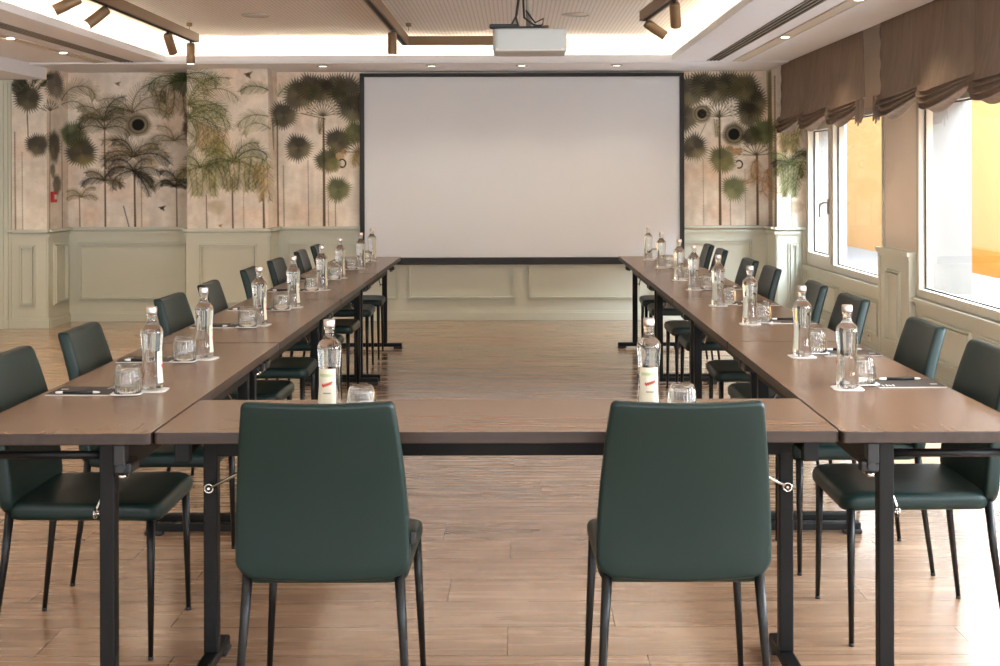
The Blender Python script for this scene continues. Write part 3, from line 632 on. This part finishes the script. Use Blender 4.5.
# ------------------------------------------------------------------ balloon shades
def shade(name, label, y0, y1, nsw, tails=(False, False), zt=2.47, X=2.475):
    root = thing(name, label, 'curtain', (X, (y0+y1)/2, zt)); oy = (y0+y1)/2
    W = (y1-y0)/nsw; NY, NZ = 34*nsw, 74; zb = 1.955
    vs_, fs = [], []
    for i in range(NY+1):
        y = y0+(y1-y0)*i/NY; s_ = (y-y0)/W; fr = s_-math.floor(s_) if i < NY else 1.0; k = min(nsw-1, int(s_)); sag = math.sin(PI*fr)
        near = min(fr, 1-fr); e = near*W
        rip = 0.007*math.sin(y*11+1)+0.004*math.sin(y*23)
        for j in range(NZ+1):
            t = j/NZ
            if t < 0.5:                                   # the flat cloth, bellying out above each swag
                q = t/0.5; z = zt+(zb-zt)*q-0.055*sag*q*q
                x = rip*(0.3+0.7*q)-0.075*sag*q**2.2+0.016*math.exp(-(e/0.06)**2)*(0.2+q)
            else:                                         # gathered folds of the swag
                q = (t-0.5)/0.5; z = zb-0.055*sag-(0.065+0.075*sag)*q
                f = 0.5-0.5*math.cos(q*PI*2*4.0)
                x = rip*(1-q)-0.075*sag-0.022*sag*math.sin(PI*q)-(0.014+0.030*sag)*f+0.016*math.exp(-(e/0.06)**2)+0.035*sag*max(0, q-0.85)/0.15
                z -= 0.010*sag*math.sin(q*PI*2*4.0)
            vs_.append((x, y-oy, z-zt))
    for i in range(NY):
        for j in range(NZ):
            a = i*(NZ+1)+j; fs.append((a, a+1, a+NZ+2, a+NZ+1))
    mb = MB().add(vs_, fs, 0, True); cl = mb.build('cloth', M['fabric'], root, recalc=False)
    sd = cl.modifiers.new('thickness', 'SOLIDIFY'); sd.thickness = 0.004
    # side returns towards the wall
    for y in (y1,):
        rb_ = MB(); v2, f2 = [], []
        for i in range(9):
            for j in range(25):
                z = zt+(zb-0.03-zt)*j/24; v2.append((0.16*i/8+0.004*math.sin(j), y-oy+0.010*math.sin(i*1.6+j*0.12), z-zt))
        for i in range(8):
            for j in range(24): f2.append((i*25+j, i*25+j+1, (i+1)*25+j+1, (i+1)*25+j))
        r_ = rb_.add(v2, f2, 0, True).build('side_return', M['fabric'], root, recalc=False); m_ = r_.modifiers.new('thickness', 'SOLIDIFY'); m_.thickness = 0.004
    MB().box((0.0, y0-oy, -0.03), (0.03, y1-oy, -0.0)).build('headrail', M['plastic'], root)
    for y, f in ((y0, tails[0]), (y1, tails[1])):
        if not f: continue
        tl = MB()
        for k in range(5):
            v = [(-0.02+0.02*math.sin(k*2), y-oy-0.05+0.025*k, zb-zt-0.02), (-0.03-0.01*k % 0.02, y-oy-0.035+0.03*k, zb-zt-0.02),
                 (-0.035+0.012*(k % 2), y-oy-0.05+0.032*k, zb-zt-0.17-0.02*(k % 3)), (-0.02+0.012*(k % 2), y-oy-0.075+0.032*k, zb-zt-0.15+0.02*(k % 2))]
            tl.add(v+[(p[0]+0.008, p[1], p[2]) for p in v], [(0,1,2,3), (7,6,5,4), (0,4,5,1), (1,5,6,2), (2,6,7,3), (3,7,4,0)])
        tl.build('tail', M['fabric'], root)
    return root
shade('balloon_shade', 'brown linen balloon shade with three swags over the far window', 9.21, 12.03, 3, (True, False))
shade('balloon_shade', 'brown linen balloon shade over the near window, running out of the photo', 6.12, 8.75, 3, (False, True))

# ------------------------------------------------------------------ projection screen, projector
def P(px, py, Z): return ((px-VX)*Z/F, Z, H-(py-VY)*Z/F)
SX0, SX1, SZ0, SZ1 = -1.50, 1.617, 0.545, 2.385
SY = 12.42
ps = thing('projection_screen', 'large white projection screen in a black frame on the back wall', 'screen', ((SX0+SX1)/2, SY, SZ0))
ox = (SX0+SX1)/2; hw = (SX1-SX0)/2; hh = SZ1-SZ0
MB().box((-hw+0.02, -0.005, 0.03), (hw-0.02, 0.01, hh-0.02)).build('screen_surface', M['screen'], ps)
fr = MB(); fr.box((-hw, -0.03, hh-0.035), (hw, 0.03, hh), bev=0.004); fr.box((-hw, -0.03, 0.0), (-hw+0.042, 0.03, hh-0.035), bev=0.004); fr.box((hw-0.042, -0.03, 0.0), (hw, 0.03, hh-0.035), bev=0.004); fr.box((-hw+0.042, -0.03, 0.0), (hw-0.042, 0.03, 0.068), bev=0.004)
fr.build('frame', M['screenframe'], ps)
pj = thing('projector', 'white projector hanging from the ceiling tray', 'projector', (0.077, 6.95, 2.065))
b_ = MB().slab(rrect(0.40, 0.31, 0.035), 0.125, 0.014); b_.v = [(x, y+0.15, z+0.0625+0.003) for x, y, z in b_.v]; b_.build('body', M['projector'], pj)
MB().box((-0.185, -0.0045, 0.008), (0.185, 0.002, 0.022), bev=0.002).build('front_trim', M['channel'], pj)
MB().tube([(0.1, 0.305, 0.07), (0.1, 0.335, 0.07)], [0.045, 0.04], 20).build('lens', M['plastic'], pj)
MB().tube([(-0.005, 0.15, 0.145), (-0.005, 0.15, 0.585)], 0.016, 14).tube([(-0.005, 0.15, 0.565), (-0.005, 0.15, 0.584)], 0.06, 20).build('pole', M['grey'], pj)
br = MB().box((-0.22, 0.08, 0.138), (-0.06, 0.14, 0.162), bev=0.006).box((-0.08, 0.05, 0.128), (0.08, 0.25, 0.146), bev=0.004)
for sx in (-0.06, 0.07):
    for sy in (0.06, 0.24): br.tube([(sx, sy, 0.126), (sx, sy, 0.142)], 0.008, 8)
br.build('bracket', M['gasket'], pj)
cb = MB(); 
cb.tube([(-0.05, 0.16, 0.585), (-0.052, 0.16, 0.35), (-0.07, 0.15, 0.22), (-0.1, 0.12, 0.16), (-0.09, 0.08, 0.134)], 0.0055, 8)
cb.tube([(-0.04, 0.14, 0.585), (-0.035, 0.14, 0.3), (-0.03, 0.12, 0.2), (0.02, 0.1, 0.16), (0.08, 0.09, 0.14), (0.11, 0.1, 0.131)], 0.006, 8)
cb.tube([(-0.045, 0.13, 0.585), (-0.06, 0.13, 0.32), (-0.075, 0.1, 0.2), (-0.06, 0.07, 0.14)], 0.006, 8)
cb.tube([(-0.02, 0.13, 0.24), (0.03, 0.1, 0.17), (0.075, 0.08, 0.19), (0.07, 0.08, 0.155), (0.03, 0.08, 0.15), (0.0, 0.1, 0.135)], 0.005, 8)
cb.build('cable', M['plastic'], pj)

# ------------------------------------------------------------------ ceiling fittings
def spot_head(parent, p, d, L=0.155, r=0.034):
    d = Vector(d).normalized(); p = Vector(p); q = p+d*L
    mb = MB().tube([p-d*0.012, p, q-d*0.004, q], [r*0.85, r, r, r*0.93], 18); h = mb.build('spot_head', M['bronze'], parent)
    MB().tube([q+d*0.0005, q+d*0.002], r*0.72, 16).build('lens', M['spot'], h)
    return h
def track(label, origin, runs, spots, cables):
    """runs: bars between local points; spots: (local point on a bar's underside, aim)"""
    root = thing('track_light', label, 'light', origin, 0, 'bronze track lights in the ceiling tray')
    for p, q in runs:
        b_ = MB().bar(p, q, 0.06, 0.072); b_.build('rail', M['bronze'], root)
        d_ = (Vector(q)-Vector(p)).normalized()*0.01
        MB().bar(Vector(p)+d_+Vector((0, 0, -0.0365)), Vector(q)-d_+Vector((0, 0, -0.0365)), 0.03, 0.002).build('slot', M['dark'], root)
    for p, d_ in spots:
        MB().tube([Vector(p)+Vector((0, 0, -0.036)), Vector(p)+Vector((0, 0, -0.062))], 0.009, 8).build('joint', M['plastic'], root)
        spot_head(root, Vector(p)+Vector((0, 0, -0.07)), d_)
    for p in cables:
        zt = ZT-0.012-origin[2]
        MB().tube([(p[0], p[1], 0.036), (p[0], p[1], zt)], 0.0022, 6).build('cable', M['plastic'], root)
        MB().tube([(p[0], p[1], zt-0.028), (p[0], p[1], zt-0.001)], 0.022, 14).build('canopy', M['bronze'], root)
    return root
track('bronze track light with four spots on the left of the ceiling tray', (-2.63, 10.6, 2.536), [((0, 0, 0), (0, -5.2, 0))],
      [((0, -0.16, 0), (0, 0, -1)), ((-0.0, -0.85, 0), (0.15, 0.55, -0.9)), ((0, -2.32, 0), (-0.55, -0.35, -0.55)), ((0, -2.85, 0), (-0.75, -0.3, -0.45))], [(0, -0.2, 0), (0, -4.5, 0)])
track('bronze L-shaped track light with a bar running behind the projector', (-0.927, 10.85, 2.536), [((0, 0.03, 0), (0, -5.2, 0)), ((0.03, 0, 0), (1.22, 0, 0))],
      [((0, -1.15, 0), (0, 0, -1))], [(0.06, -0.4, 0), (1.18, -0.2, 0)])
track('bronze track light right of the projector with two spots', (0.915, 9.22, 2.536), [((0, 0, 0), (0.28, -4.2, 0))],
      [((0.01, -0.15, 0), (0.75, 0.1, -0.5)), ((0.08, -1.15, 0), (0.12, 0.55, -0.8))], [(0.2, -3.0, 0)])
def disc(name, label, cat, x, y, z, r, m, group=None):
    o = MB().lathe([(0, -0.001), (r*0.82, -0.003), (r*0.86, -0.010), (r*0.97, -0.011), (r, -0.006), (r, 0.0), (0, 0)], 28).build(name, m); o.location = (x, y, z); return tag(o, label, cat, group)
for x, t_ in ((0.465, 'white round ceiling disc right of the projector'), (-1.995, 'white round ceiling disc beside the left track light')):
    o = disc('ceiling_speaker', t_, 'speaker', x, 9.9, ZT-0.0125, 0.11, M['projector'], 'round ceiling discs')
    MB().lathe([(0, -0.0045), (0.085, -0.0045), (0.085, -0.002), (0, -0.002)], 24).build('grille', M['channel'], o)
for px, t_ in ((323, 'leftmost of the four small downlights above the screen'), (432, 'second from left of the four small downlights above the screen'), (522, 'third from left of the four small downlights above the screen'), (617, 'rightmost of the four small downlights above the screen')):
    x = (px-VX)/F*11.75; o = disc('downlight', t_, 'light', x, 11.75, ZC-0.0145, 0.055, M['projector'], 'downlights above the screen')
    MB().lathe([(0, -0.0055), (0.042, -0.0055), (0.042, -0.001), (0, -0.001)], 20).build('lens', M['spot'], o)
    lamp('downlight_lamp', 'SPOT', (x, 11.75, ZC-0.04), 14, (1.0, 0.86, 0.68), spot_size=2.0, spot_blend=0.8, shadow_soft_size=0.05)
def channel(label, x, y0, y1, ys, wd=0.085, en=14):
    root = thing('light_channel', label, 'light', (x, (y0+y1)/2, ZC), 0, 'light channels in the lowered ceiling'); h_ = (y1-y0)/2
    MB().box((-wd/2, -h_, -0.006), (wd/2, h_, -0.001)).box((-wd/2-0.008, -h_, -0.010), (-wd/2, h_, -0.001)).box((wd/2, -h_, -0.010), (wd/2+0.008, h_, -0.001)).build('channel', M['channel'], root)
    for y in ys: MB().lathe([(0, -0.012), (0.022, -0.012), (0.028, -0.009), (0.028, -0.006), (0, -0.006)], 16, 0, (0, y-(y0+y1)/2, 0)).build('spot', M['spot'], root)
    for y in ys: lamp('channel_lamp', 'SPOT', (x, y, ZC-0.05), en, (1.0, 0.78, 0.54), spot_size=2.2, spot_blend=0.8, shadow_soft_size=0.03)
channel('recessed light channel beside the vent on the left ceiling', -3.70, 4.0, 11.5, [10.55, 9.45, 7.9, 6.4, 4.9], 0.085, 60)
channel('recessed light channel between the vent and the brown shades', 1.985, 4.0, 11.5, [9.5, 7.45, 5.6])
def vent(label, x, y0, y1):
    root = thing('slot_vent', label, 'vent', (x, (y0+y1)/2, ZC), 0, 'slot vents in the lowered ceiling'); h_ = (y1-y0)/2
    MB().box((-0.055, -h_, -0.004), (0.055, h_, -0.001)).build('slot', M['dark'], root)
    sl = MB()
    for k in range(4): sl.box((-0.055+k*0.0337, -h_, -0.009), (-0.055+k*0.0337+0.009, h_, -0.0035))
    sl.build('blade', M['grey'], root)
vent('long slot air vent on the left ceiling', -3.45, 4.0, 11.45); vent('long slot air vent on the right ceiling', 1.75, 4.0, 11.45)
fc = tag(MB().box((0.001, -0.045, 0), (0.035, 0.045, 0.10), bev=0.006).build('fire_call_point', M['redbox']), 'small red fire alarm box on the wallpaper at far left', 'alarm'); fc.location = (PX1, 12.05, 1.16)
MB().box((0.035, -0.028, 0.028), (0.037, 0.028, 0.072)).build('push_plate', M['white'], fc)

# ------------------------------------------------------------------ tables
TZ, TD = 0.74, 0.505
def make_table(L, label, dpt):
    root = thing('conference_table', label, 'table', (0, 0, 0), 0, 'folding tables set in a U')
    t = MB().slab(rrect(L-0.006, dpt, 0.012, 3), 0.03, 0.003, inner=(0.75, 0.4), side_mi=1); t.v = [(x, y, z+TZ-0.015) for x, y, z in t.v]
    for i in range(len(t.sm)): t.sm[i] = False
    t.build('tabletop', [M['top'], M['edge']], root)
    yl = dpt/2-0.127                                                  # the posts stand towards the open side
    MB().box((-L/2+0.085, yl-0.02, 0.605), (L/2-0.085, yl+0.02, 0.708), bev=0.003).build('beam', M['black'], root)
    for s_ in (-1, 1):
        x = s_*(L/2-0.07)
        MB().box((x-0.02, yl-0.02, 0.045), (x+0.02, yl+0.02, 0.7095), bev=0.004).build('leg', M['black'], root)
        ft = MB().box((x-0.021, -dpt/2+0.0, 0.016), (x+0.021, dpt/2+0.012, 0.046), bev=0.006)
        f_ = ft.build('foot', M['black'], root)
        for y in (-dpt/2+0.03, dpt/2-0.02): MB().box((x-0.024, y-0.035, 0.001), (x+0.024, y+0.035, 0.02), bev=0.005).build('glide', M['plastic'], f_)
        MB().tube([(x, yl-0.02, 0.672), (x, -dpt/2+0.05, 0.672)], 0.011, 10).box((x-0.02, -dpt/2+0.03, 0.655), (x+0.02, -dpt/2+0.06, 0.709), bev=0.003).build('crossbar', M['black'], root)
        k = MB().box((x+s_*0.025, yl+0.03, 0.655), (x+s_*0.062, yl+0.06, 0.709), bev=0.003).box((x-0.02, yl+0.028, 0.632), (x+s_*0.055, yl+0.075, 0.662), bev=0.006)
        k.tube([(x-s_*0.03, yl+0.05, 0.645), (x+s_*0.066, yl+0.05, 0.65)], 0.011, 8)
        kk = k.build('latch', M['plastic'], root)
        MB().tube([(x+s_*0.01, yl+0.05, 0.622), (x+s_*0.01, yl+0.05, 0.631)], 0.012, 8).tube([(x+s_*0.045, yl+0.05, 0.622), (x+s_*0.045, yl+0.05, 0.631)], 0.012, 8).build('screw', M['chrome'], kk)
        r_ = MB().tube([(x-s_*0.008, yl-0.036, 0.522), (x-s_*0.27, yl-0.036, 0.655)], 0.005, 8)
        ring = [(x+0.012*math.cos(a), yl-0.036, 0.518+0.012*math.sin(a)) for a in [2*PI*i/12 for i in range(13)]]
        r_.tube(ring, 0.003, 6, caps=False); r_.tube([(x, yl-0.02, 0.518), (x, yl-0.040, 0.518)], 0.004, 8).tube([(x-s_*0.27, yl-0.018, 0.655), (x-s_*0.27, yl-0.042, 0.655)], 0.006, 8)
        r_.build('stay_rod', M['chrome'], root)
    return root
LT = 1.805; ILX, IRX = -0.940, 0.835; Y0 = 3.306
ORD = ['first', 'second', 'third', 'fourth', 'fifth', 'sixth', 'seventh', 'eighth']
lt = ['long brown table at the near end of the left row', 'brown table second from the camera in the left row', 'brown table third from the camera in the left row', 'brown table at the far end of the left row by the screen']
rt_ = [s_.replace('left row', 'right row') for s_ in lt]
proto_t = make_table(LT, lt[0], TD)
for i in range(4):
    yc = Y0+LT*(i+0.5)
    if i == 0: proto_t.location = (ILX-TD/2, yc, 0); proto_t.rotation_euler = (0, 0, -PI/2)
    else: dup(proto_t, (ILX-TD/2, yc, 0), -PI/2, lt[i])
    dup(proto_t, (IRX+TD/2, yc, 0), PI/2, rt_[i])
FD = 0.485
front = make_table(IRX-ILX, 'brown table across the front between the two rows, behind two chairs', FD); front.location = ((ILX+IRX)/2, 3.322+FD/2, 0)

# ------------------------------------------------------------------ chairs
def make_chair(label):
    root = thing('leather_chair', label, 'chair', (0, 0, 0), 0, 'green leather chairs round the tables')
    # seat: a soft slab, waterfall front
    ol = rrect(0.425, 0.455, 0.045, 6, taper=lambda v: 0.97+0.10*(v+0.2))
    def sd(u, v, w):
        z = 0.425+w+0.006*math.cos(u*7)*0-0.010*math.exp(-((u/0.12)**2+((v+0.02)/0.14)**2))*(w > 0)
        if v > 0.14: z -= 0.9*(v-0.14)**2*(1.0)
        return (u, v+0.02, z)
    MB().slab(ol, 0.052, 0.02, sd).build('seat', M['leather'], root)
    # backrest: one upholstered panel from below the seat to the top, leaning back
    hb_ = 0.455
    def tp(v):
        t = (v+hb_/2)/hb_; return 1.0+0.012*math.sin(PI*t)-0.175*max(0, t-0.1)**1.45
    ob = rrect(0.428, hb_, 0.045, 7, taper=tp, rt=0.015)
    ob = [(u, v-0.006*math.cos(u/0.2*PI/2)*(v > hb_/2-0.08)-0.018*(abs(u)/0.2)**2*(-1 if v < -hb_/2+0.06 else 0)*0.6) for u, v in ob]
    def bd(u, v, w):
        t = (v+hb_/2)/hb_; z = 0.408+t*hb_
        lean = -0.205-0.075*t-0.020*t*t+0.012*math.sin(PI*t)
        return (u, lean-w+0.018*(u/0.2)**2*(0.4+0.6*t)*1.0, z)
    MB().slab(ob, 0.042, 0.013, bd, inner=(0.86, 0.72, 0.58, 0.44, 0.3, 0.15)).build('backrest', M['leather'], root)
    fr_ = MB()
    for s_ in (-1, 1): fr_.tube([(s_*0.170, -0.17, 0.409), (s_*0.175, 0.18, 0.408)], 0.009, 8)
    fr_.tube([(-0.18, 0.18, 0.406), (0.18, 0.18, 0.406)], 0.009, 8).tube([(-0.17, -0.16, 0.407), (0.17, -0.16, 0.407)], 0.009, 8)
    fr_.build('seat_frame', M['blackmetal'], root)
    for s_ in (-1, 1):
        for (x0, y0_, z0_), (x1, y1_) in (((s_*0.196, 0.218, 0.402), (s_*0.215, 0.222)), ((s_*0.186, -0.196, 0.425), (s_*0.212, -0.242))):
            lg = MB().tube([(x0, y0_, z0_), (x0+(x1-x0)*0.35, y0_+(y1_-y0_)*0.28, z0_*0.66), (x1, y1_, 0.008)], [0.0135, 0.0112, 0.0075], 12)
            l_ = lg.build('leg', M['blackmetal'], root)
            MB().tube([(x1, y1_, 0.001), (x1, y1_, 0.010)], 0.0085, 10).build('glide', M['plastic'], l_)
    return root
def chair_label(side, i, extra=''):
    pos = ['nearest the camera', 'second from the camera', 'third from the camera', 'fourth from the camera', 'fifth from the camera', 'sixth from the camera', 'seventh from the camera', 'farthest from the camera'][i]
    return 'green leather chair on the %s, %s' % ({'l': 'outer side of the left table row', 'r': 'window side of the right table row'}[side], pos)
ch = make_chair('dark green leather chair seen from behind, left one at the front table'); ch.location = (-0.475, 3.365, 0)
dup(ch, (0.408, 3.365, 0), 0.0, 'dark green leather chair seen from behind, right one at the front table')
LCH = [3.95, 4.63, 5.82, 6.57, 7.57, 8.38, 9.35, 10.08]; RCH = [4.045, 4.72, 5.71, 6.43, 7.54, 8.24, 9.38, 10.02]
rot = [0.0, 0.02, -0.03, 0.03, 0.0, -0.02, 0.02, 0.03]
for i, y in enumerate(LCH): dup(ch, (-1.283, y, 0), -PI/2+rot[i], chair_label('l', i))
for i, y in enumerate(RCH): dup(ch, (1.214, y, 0), PI/2-rot[i], chair_label('r', i))
tg = MB().box((0.215, -0.218, 0.500), (0.228, -0.196, 0.532), bev=0.002).build('tag', M['plastic'], ch); tg['label'] = 'small black tag'

# ------------------------------------------------------------------ bottles, glasses, coasters, pads, pens
def make_bottle(label):
    root = thing('water_bottle', label, 'bottle', (0, 0, 0), 0, 'water bottles on the tables')
    prof = [(0, 0.0), (0.028, 0.0), (0.0335, 0.004), (0.0345, 0.012), (0.0315, 0.045), (0.0295, 0.085), (0.0300, 0.12), (0.0325, 0.155), (0.0340, 0.174), (0.0335, 0.182), (0.030, 0.190),
            (0.021, 0.199), (0.0150, 0.207), (0.0135, 0.214), (0.0132, 0.226), (0.0155, 0.228), (0.0155, 0.233), (0.0125, 0.234), (0.0125, 0.240), (0, 0.240)]
    MB().lathe(prof, 28).build('body', M['bottle'], root)
    cp = MB().lathe([(0.0130, 0.2345), (0.0158, 0.2345), (0.0164, 0.238), (0.0164, 0.252), (0.0150, 0.2555), (0, 0.2555)], 24); cp.build('cap', M['silver'], root)
    def lab(rr, a0, a1, z0, z1, mt, nm, par, dz=0.0005):
        vs_, n = [], 14
        for j in range(n+1):
            a = a0+(a1-a0)*j/n
            for z in (z0, (z0+z1)/2, z1):
                r = np.interp(z, [p[1] for p in prof[1:12]], [p[0] for p in prof[1:12]])+dz
                vs_.append((r*math.sin(a), -r*math.cos(a), z))
        fs = [(j*3+k, (j+1)*3+k, (j+1)*3+k+1, j*3+k+1) for j in range(n) for k in range(2)]
        vs_ += [(x*0.995, y*0.995, z) for x, y, z in vs_]; m_ = 3*(n+1)
        fs += [(c_+m_, b_+m_, a_+m_, d_+m_) for a_, b_, c_, d_ in [(f[0], f[1], f[2], f[3]) for f in fs]]
        return MB().add(vs_, fs, 0, True).build(nm, mt, par)
    lb = lab(0, -1.15, 0.72, 0.022, 0.120, M['label'], 'label', root)
    lab(0, -0.95, 0.50, 0.094, 0.106, M['labelgreen'], 'print_band', lb, 0.0009); lab(0, -0.45, 0.25, 0.050, 0.054, M['labelgrey'], 'print_line', lb, 0.0009)
    scr = []                                                          # a handwritten red word
    for k in range(64):
        t = k/63; a = -0.55+t*0.95; z = 0.0715+0.010*t+0.0042*math.sin(t*PI*11)*(1.0 if 0.1 < t else 1.5)
        r = 0.0315; scr.append((r*math.sin(a), -r*math.cos(a), z))
    MB().tube(scr, 0.0011, 5).build('script', M['red'], lb)
    return root
def make_glass(label):
    root = thing('drinking_glass', label, 'glass', (0, 0, 0), 0, 'upturned tumblers on the tables')
    g = MB(); n = 36
    outer = [(0.040, 0.0), (0.0405, 0.02), (0.039, 0.045), (0.0355, 0.070), (0.0325, 0.082), (0.029, 0.086), (0.024, 0.0855), (0.018, 0.0825), (0, 0.081)]
    inner = [(0.0375, 0.0), (0.038, 0.02), (0.0362, 0.045), (0.0325, 0.066), (0.028, 0.0735), (0, 0.074)]
    def fluted(prof, amt):
        vs_, fs, idx = [], [], []
        for r, z in prof:
            if r == 0: idx.append([len(vs_)]); vs_.append((0, 0, z)); continue
            a_ = amt if 0.004 < z < 0.078 else 0.0; row = []
            for j in range(120): a = 2*PI*j/120; q = r+a_*math.cos(a*24); row.append(len(vs_)); vs_.append((q*math.cos(a), q*math.sin(a), z))
            idx.append(row)
        for A, B in zip(idx, idx[1:]):
            for j in range(120):
                k = (j+1) % 120; fs.append((A[j], A[k], B[0]) if len(B) == 1 else (A[j], A[k], B[k], B[j]))
        return vs_, fs
    v1, f1 = fluted(outer, 0.0011); v2, f2 = fluted(inner, 0.0008); g.add(v1, f1, 0, True); g.add(v2, [f[::-1] for f in f2], 0, True)
    o1 = 0; o2 = len(v1); g.add([], [], 0)
    for j in range(120): k = (j+1) % 120; g.f.append((j, o2+j, o2+k, k)); g.m.append(0); g.sm.append(False)
    g.build('tumbler', M['tumbler'], root, recalc=False)
    return root
def make_coaster(label):
    o = MB().slab(rrect(0.094, 0.094, 0.02, 5), 0.002, 0.0008, inner=(0.7, 0.35))
    o.v = [(x, y, z+0.001) for x, y, z in o.v]; o = o.build('paper_coaster', M['paper']); return tag(o, label, 'coaster', 'white paper coasters')
def make_pad(label):
    root = thing('notepad', label, 'notepad', (0, 0, 0), 0, 'grey notepads on the tables')
    MB().box((-0.105, -0.074, 0.0), (0.105, 0.074, 0.0022)).build('sheets', M['padedge'], root)
    cv = MB().box((-0.1045, -0.0735, 0.0022), (0.1045, 0.0735, 0.0030)).build('cover', M['pad'], root)
    lg = MB()
    for k in range(4):
        x = -0.088+0.0105*k; lg.add([(x, -0.062, 0.0032), (x+0.005, -0.062, 0.0032), (x+0.005+0.004*(k % 2), -0.036+0.006*(k % 2), 0.0032), (x+0.004*(k % 2), -0.036+0.006*(k % 2), 0.0032)], [(0, 1, 2, 3)])
    lg.add([(-0.07, -0.052, 0.0032), (-0.055, -0.052, 0.0032), (-0.055, -0.048, 0.0032), (-0.07, -0.048, 0.0032)], [(0, 1, 2, 3)])
    lg.build('logo', M['white'], cv)
    MB().add([(0.07, -0.03, 0.0032), (0.092, -0.03, 0.0032), (0.092, -0.018, 0.0032), (0.07, -0.018, 0.0032)], [(0, 1, 2, 3)]).build('print', M['white'], cv)
    return root
def make_pen(label):
    root = thing('ballpoint_pen', label, 'pen', (0, 0, 0), 0, 'black pens on the notepads')
    MB().tube([(-0.045, 0, 0.0045), (0.045, 0, 0.0045)], 0.0045, 12).build('barrel', M['plastic'], root)
    MB().tube([(0.045, 0, 0.0045), (0.058, 0, 0.0045), (0.066, 0, 0.0045)], [0.0043, 0.0036, 0.0012], 10).build('tip', M['white'], root)
    MB().tube([(-0.068, 0, 0.0045), (-0.065, 0, 0.0045), (-0.045, 0, 0.0045)], [0.0022, 0.0038, 0.0043], 10).build('push_end', M['white'], root)
    return root
T = TZ+0.0005
def on_table(px, py): k = 0.66/(py-VY); return ((px-VX)*k, F*k)
LB = [(151.5, 389.5), (203.5, 358), (259, 324.5), (293, 307), (321.5, 289.6), (339.8, 277.6), (360.5, 268.6), (371.7, 261.3)]
LG = [(130.5, 392.5), (185.5, 360.4), (247.3, 326.5), (280.8, 309.5), (313, 290.5), (333.5, 279.4), (351.5, 269.3), (365.5, 262.3)]
RB = [(846.7, 389.5), (801.6, 357.5), (749.7, 324.8), (718, 306.5), (693.5, 290.4), (678.8, 280.8), (661, 269), (648, 260.7)]
RG = [(862, 385), (815, 353.8), (760.5, 323.5), (727.8, 305.2), (702.5, 290.2), (685.5, 279.3), (668.5, 268), (654, 260.2)]
bot = make_bottle('clear glass water bottle with cream label behind the left front chair'); bot.location = (-0.527, 3.635, T)
dup(bot, (0.374, 3.645, T), 0.1, 'clear glass water bottle with cream label behind the right front chair')
gls = make_glass('upturned ribbed tumbler behind the left front chair'); gls.location = (-0.425, 3.53, T)
dup(gls, (0.455, 3.545, T), 0.2, 'upturned ribbed tumbler behind the right front chair')
co = None; pd = None; pn = None
PAD_L = (-0.31, 0.0); 
for side, BB, GG, ang in (('left', LB, LG, 2.05), ('right', RB, RG, -1.9)):
    for i in range(8):
        where = 'on the %s table row, %s' % (side, ['nearest the camera', 'second from the camera', 'third from the camera', 'fourth from the camera', 'fifth from the camera', 'sixth from the camera', 'seventh from the camera', 'farthest from the camera'][i])
        b_ = on_table(*BB[i]); g_ = on_table(*GG[i])
        d_ = Vector((g_[0]-b_[0], g_[1]-b_[1]))
        if d_.length < 0.085: d_ = d_.normalized()*0.085; g_ = (b_[0]+d_.x, b_[1]+d_.y)
        dup(bot, (b_[0], b_[1], T+0.0025), ang+random.uniform(-.25, .25), 'clear glass water bottle '+where)
        dup(gls, (g_[0], g_[1], T+0.0045), random.uniform(0, 1), 'upturned clear tumbler '+where)
        ra = random.uniform(-.12, .12)
        for k, (q, nm, dz) in enumerate(((b_, 'bottle', 0.0), (g_, 'tumbler', 0.0022))):
            lb_ = 'white paper coaster under the %s %s' % (nm, where)
            if co is None: co = make_coaster(lb_); co.location = (q[0], q[1], T+dz); co.rotation_euler = (0, 0, ra)
            else: dup(co, (q[0], q[1], T+dz), ra+0.05*k, lb_)
        yc = (LCH if side == 'left' else RCH)[i]
        if side == 'left': px_, py_ = -1.315, g_[1]+0.045; prz = PI+random.uniform(-.03, .03)
        else: px_, py_ = 1.225, b_[1]+0.085; prz = random.uniform(-.03, .03)
        lb_ = 'grey notepad '+where
        if pd is None: pd = make_pad(lb_); pd.location = (px_, py_, T); pd.rotation_euler = (0, 0, prz)
        else: dup(pd, (px_, py_, T), prz, lb_)
        lb_ = 'black pen lying on the notepad '+where
        ploc = (px_-0.01, py_-0.062, T+0.0034) if side == 'left' else (px_+0.0, py_+0.055, T+0.0034)
        if pn is None: pn = make_pen(lb_); pn.location = ploc; pn.rotation_euler = (0, 0, 0.02)
        else: dup(pn, ploc, random.uniform(-.05, .05), lb_)
bpy.context.view_layer.update()
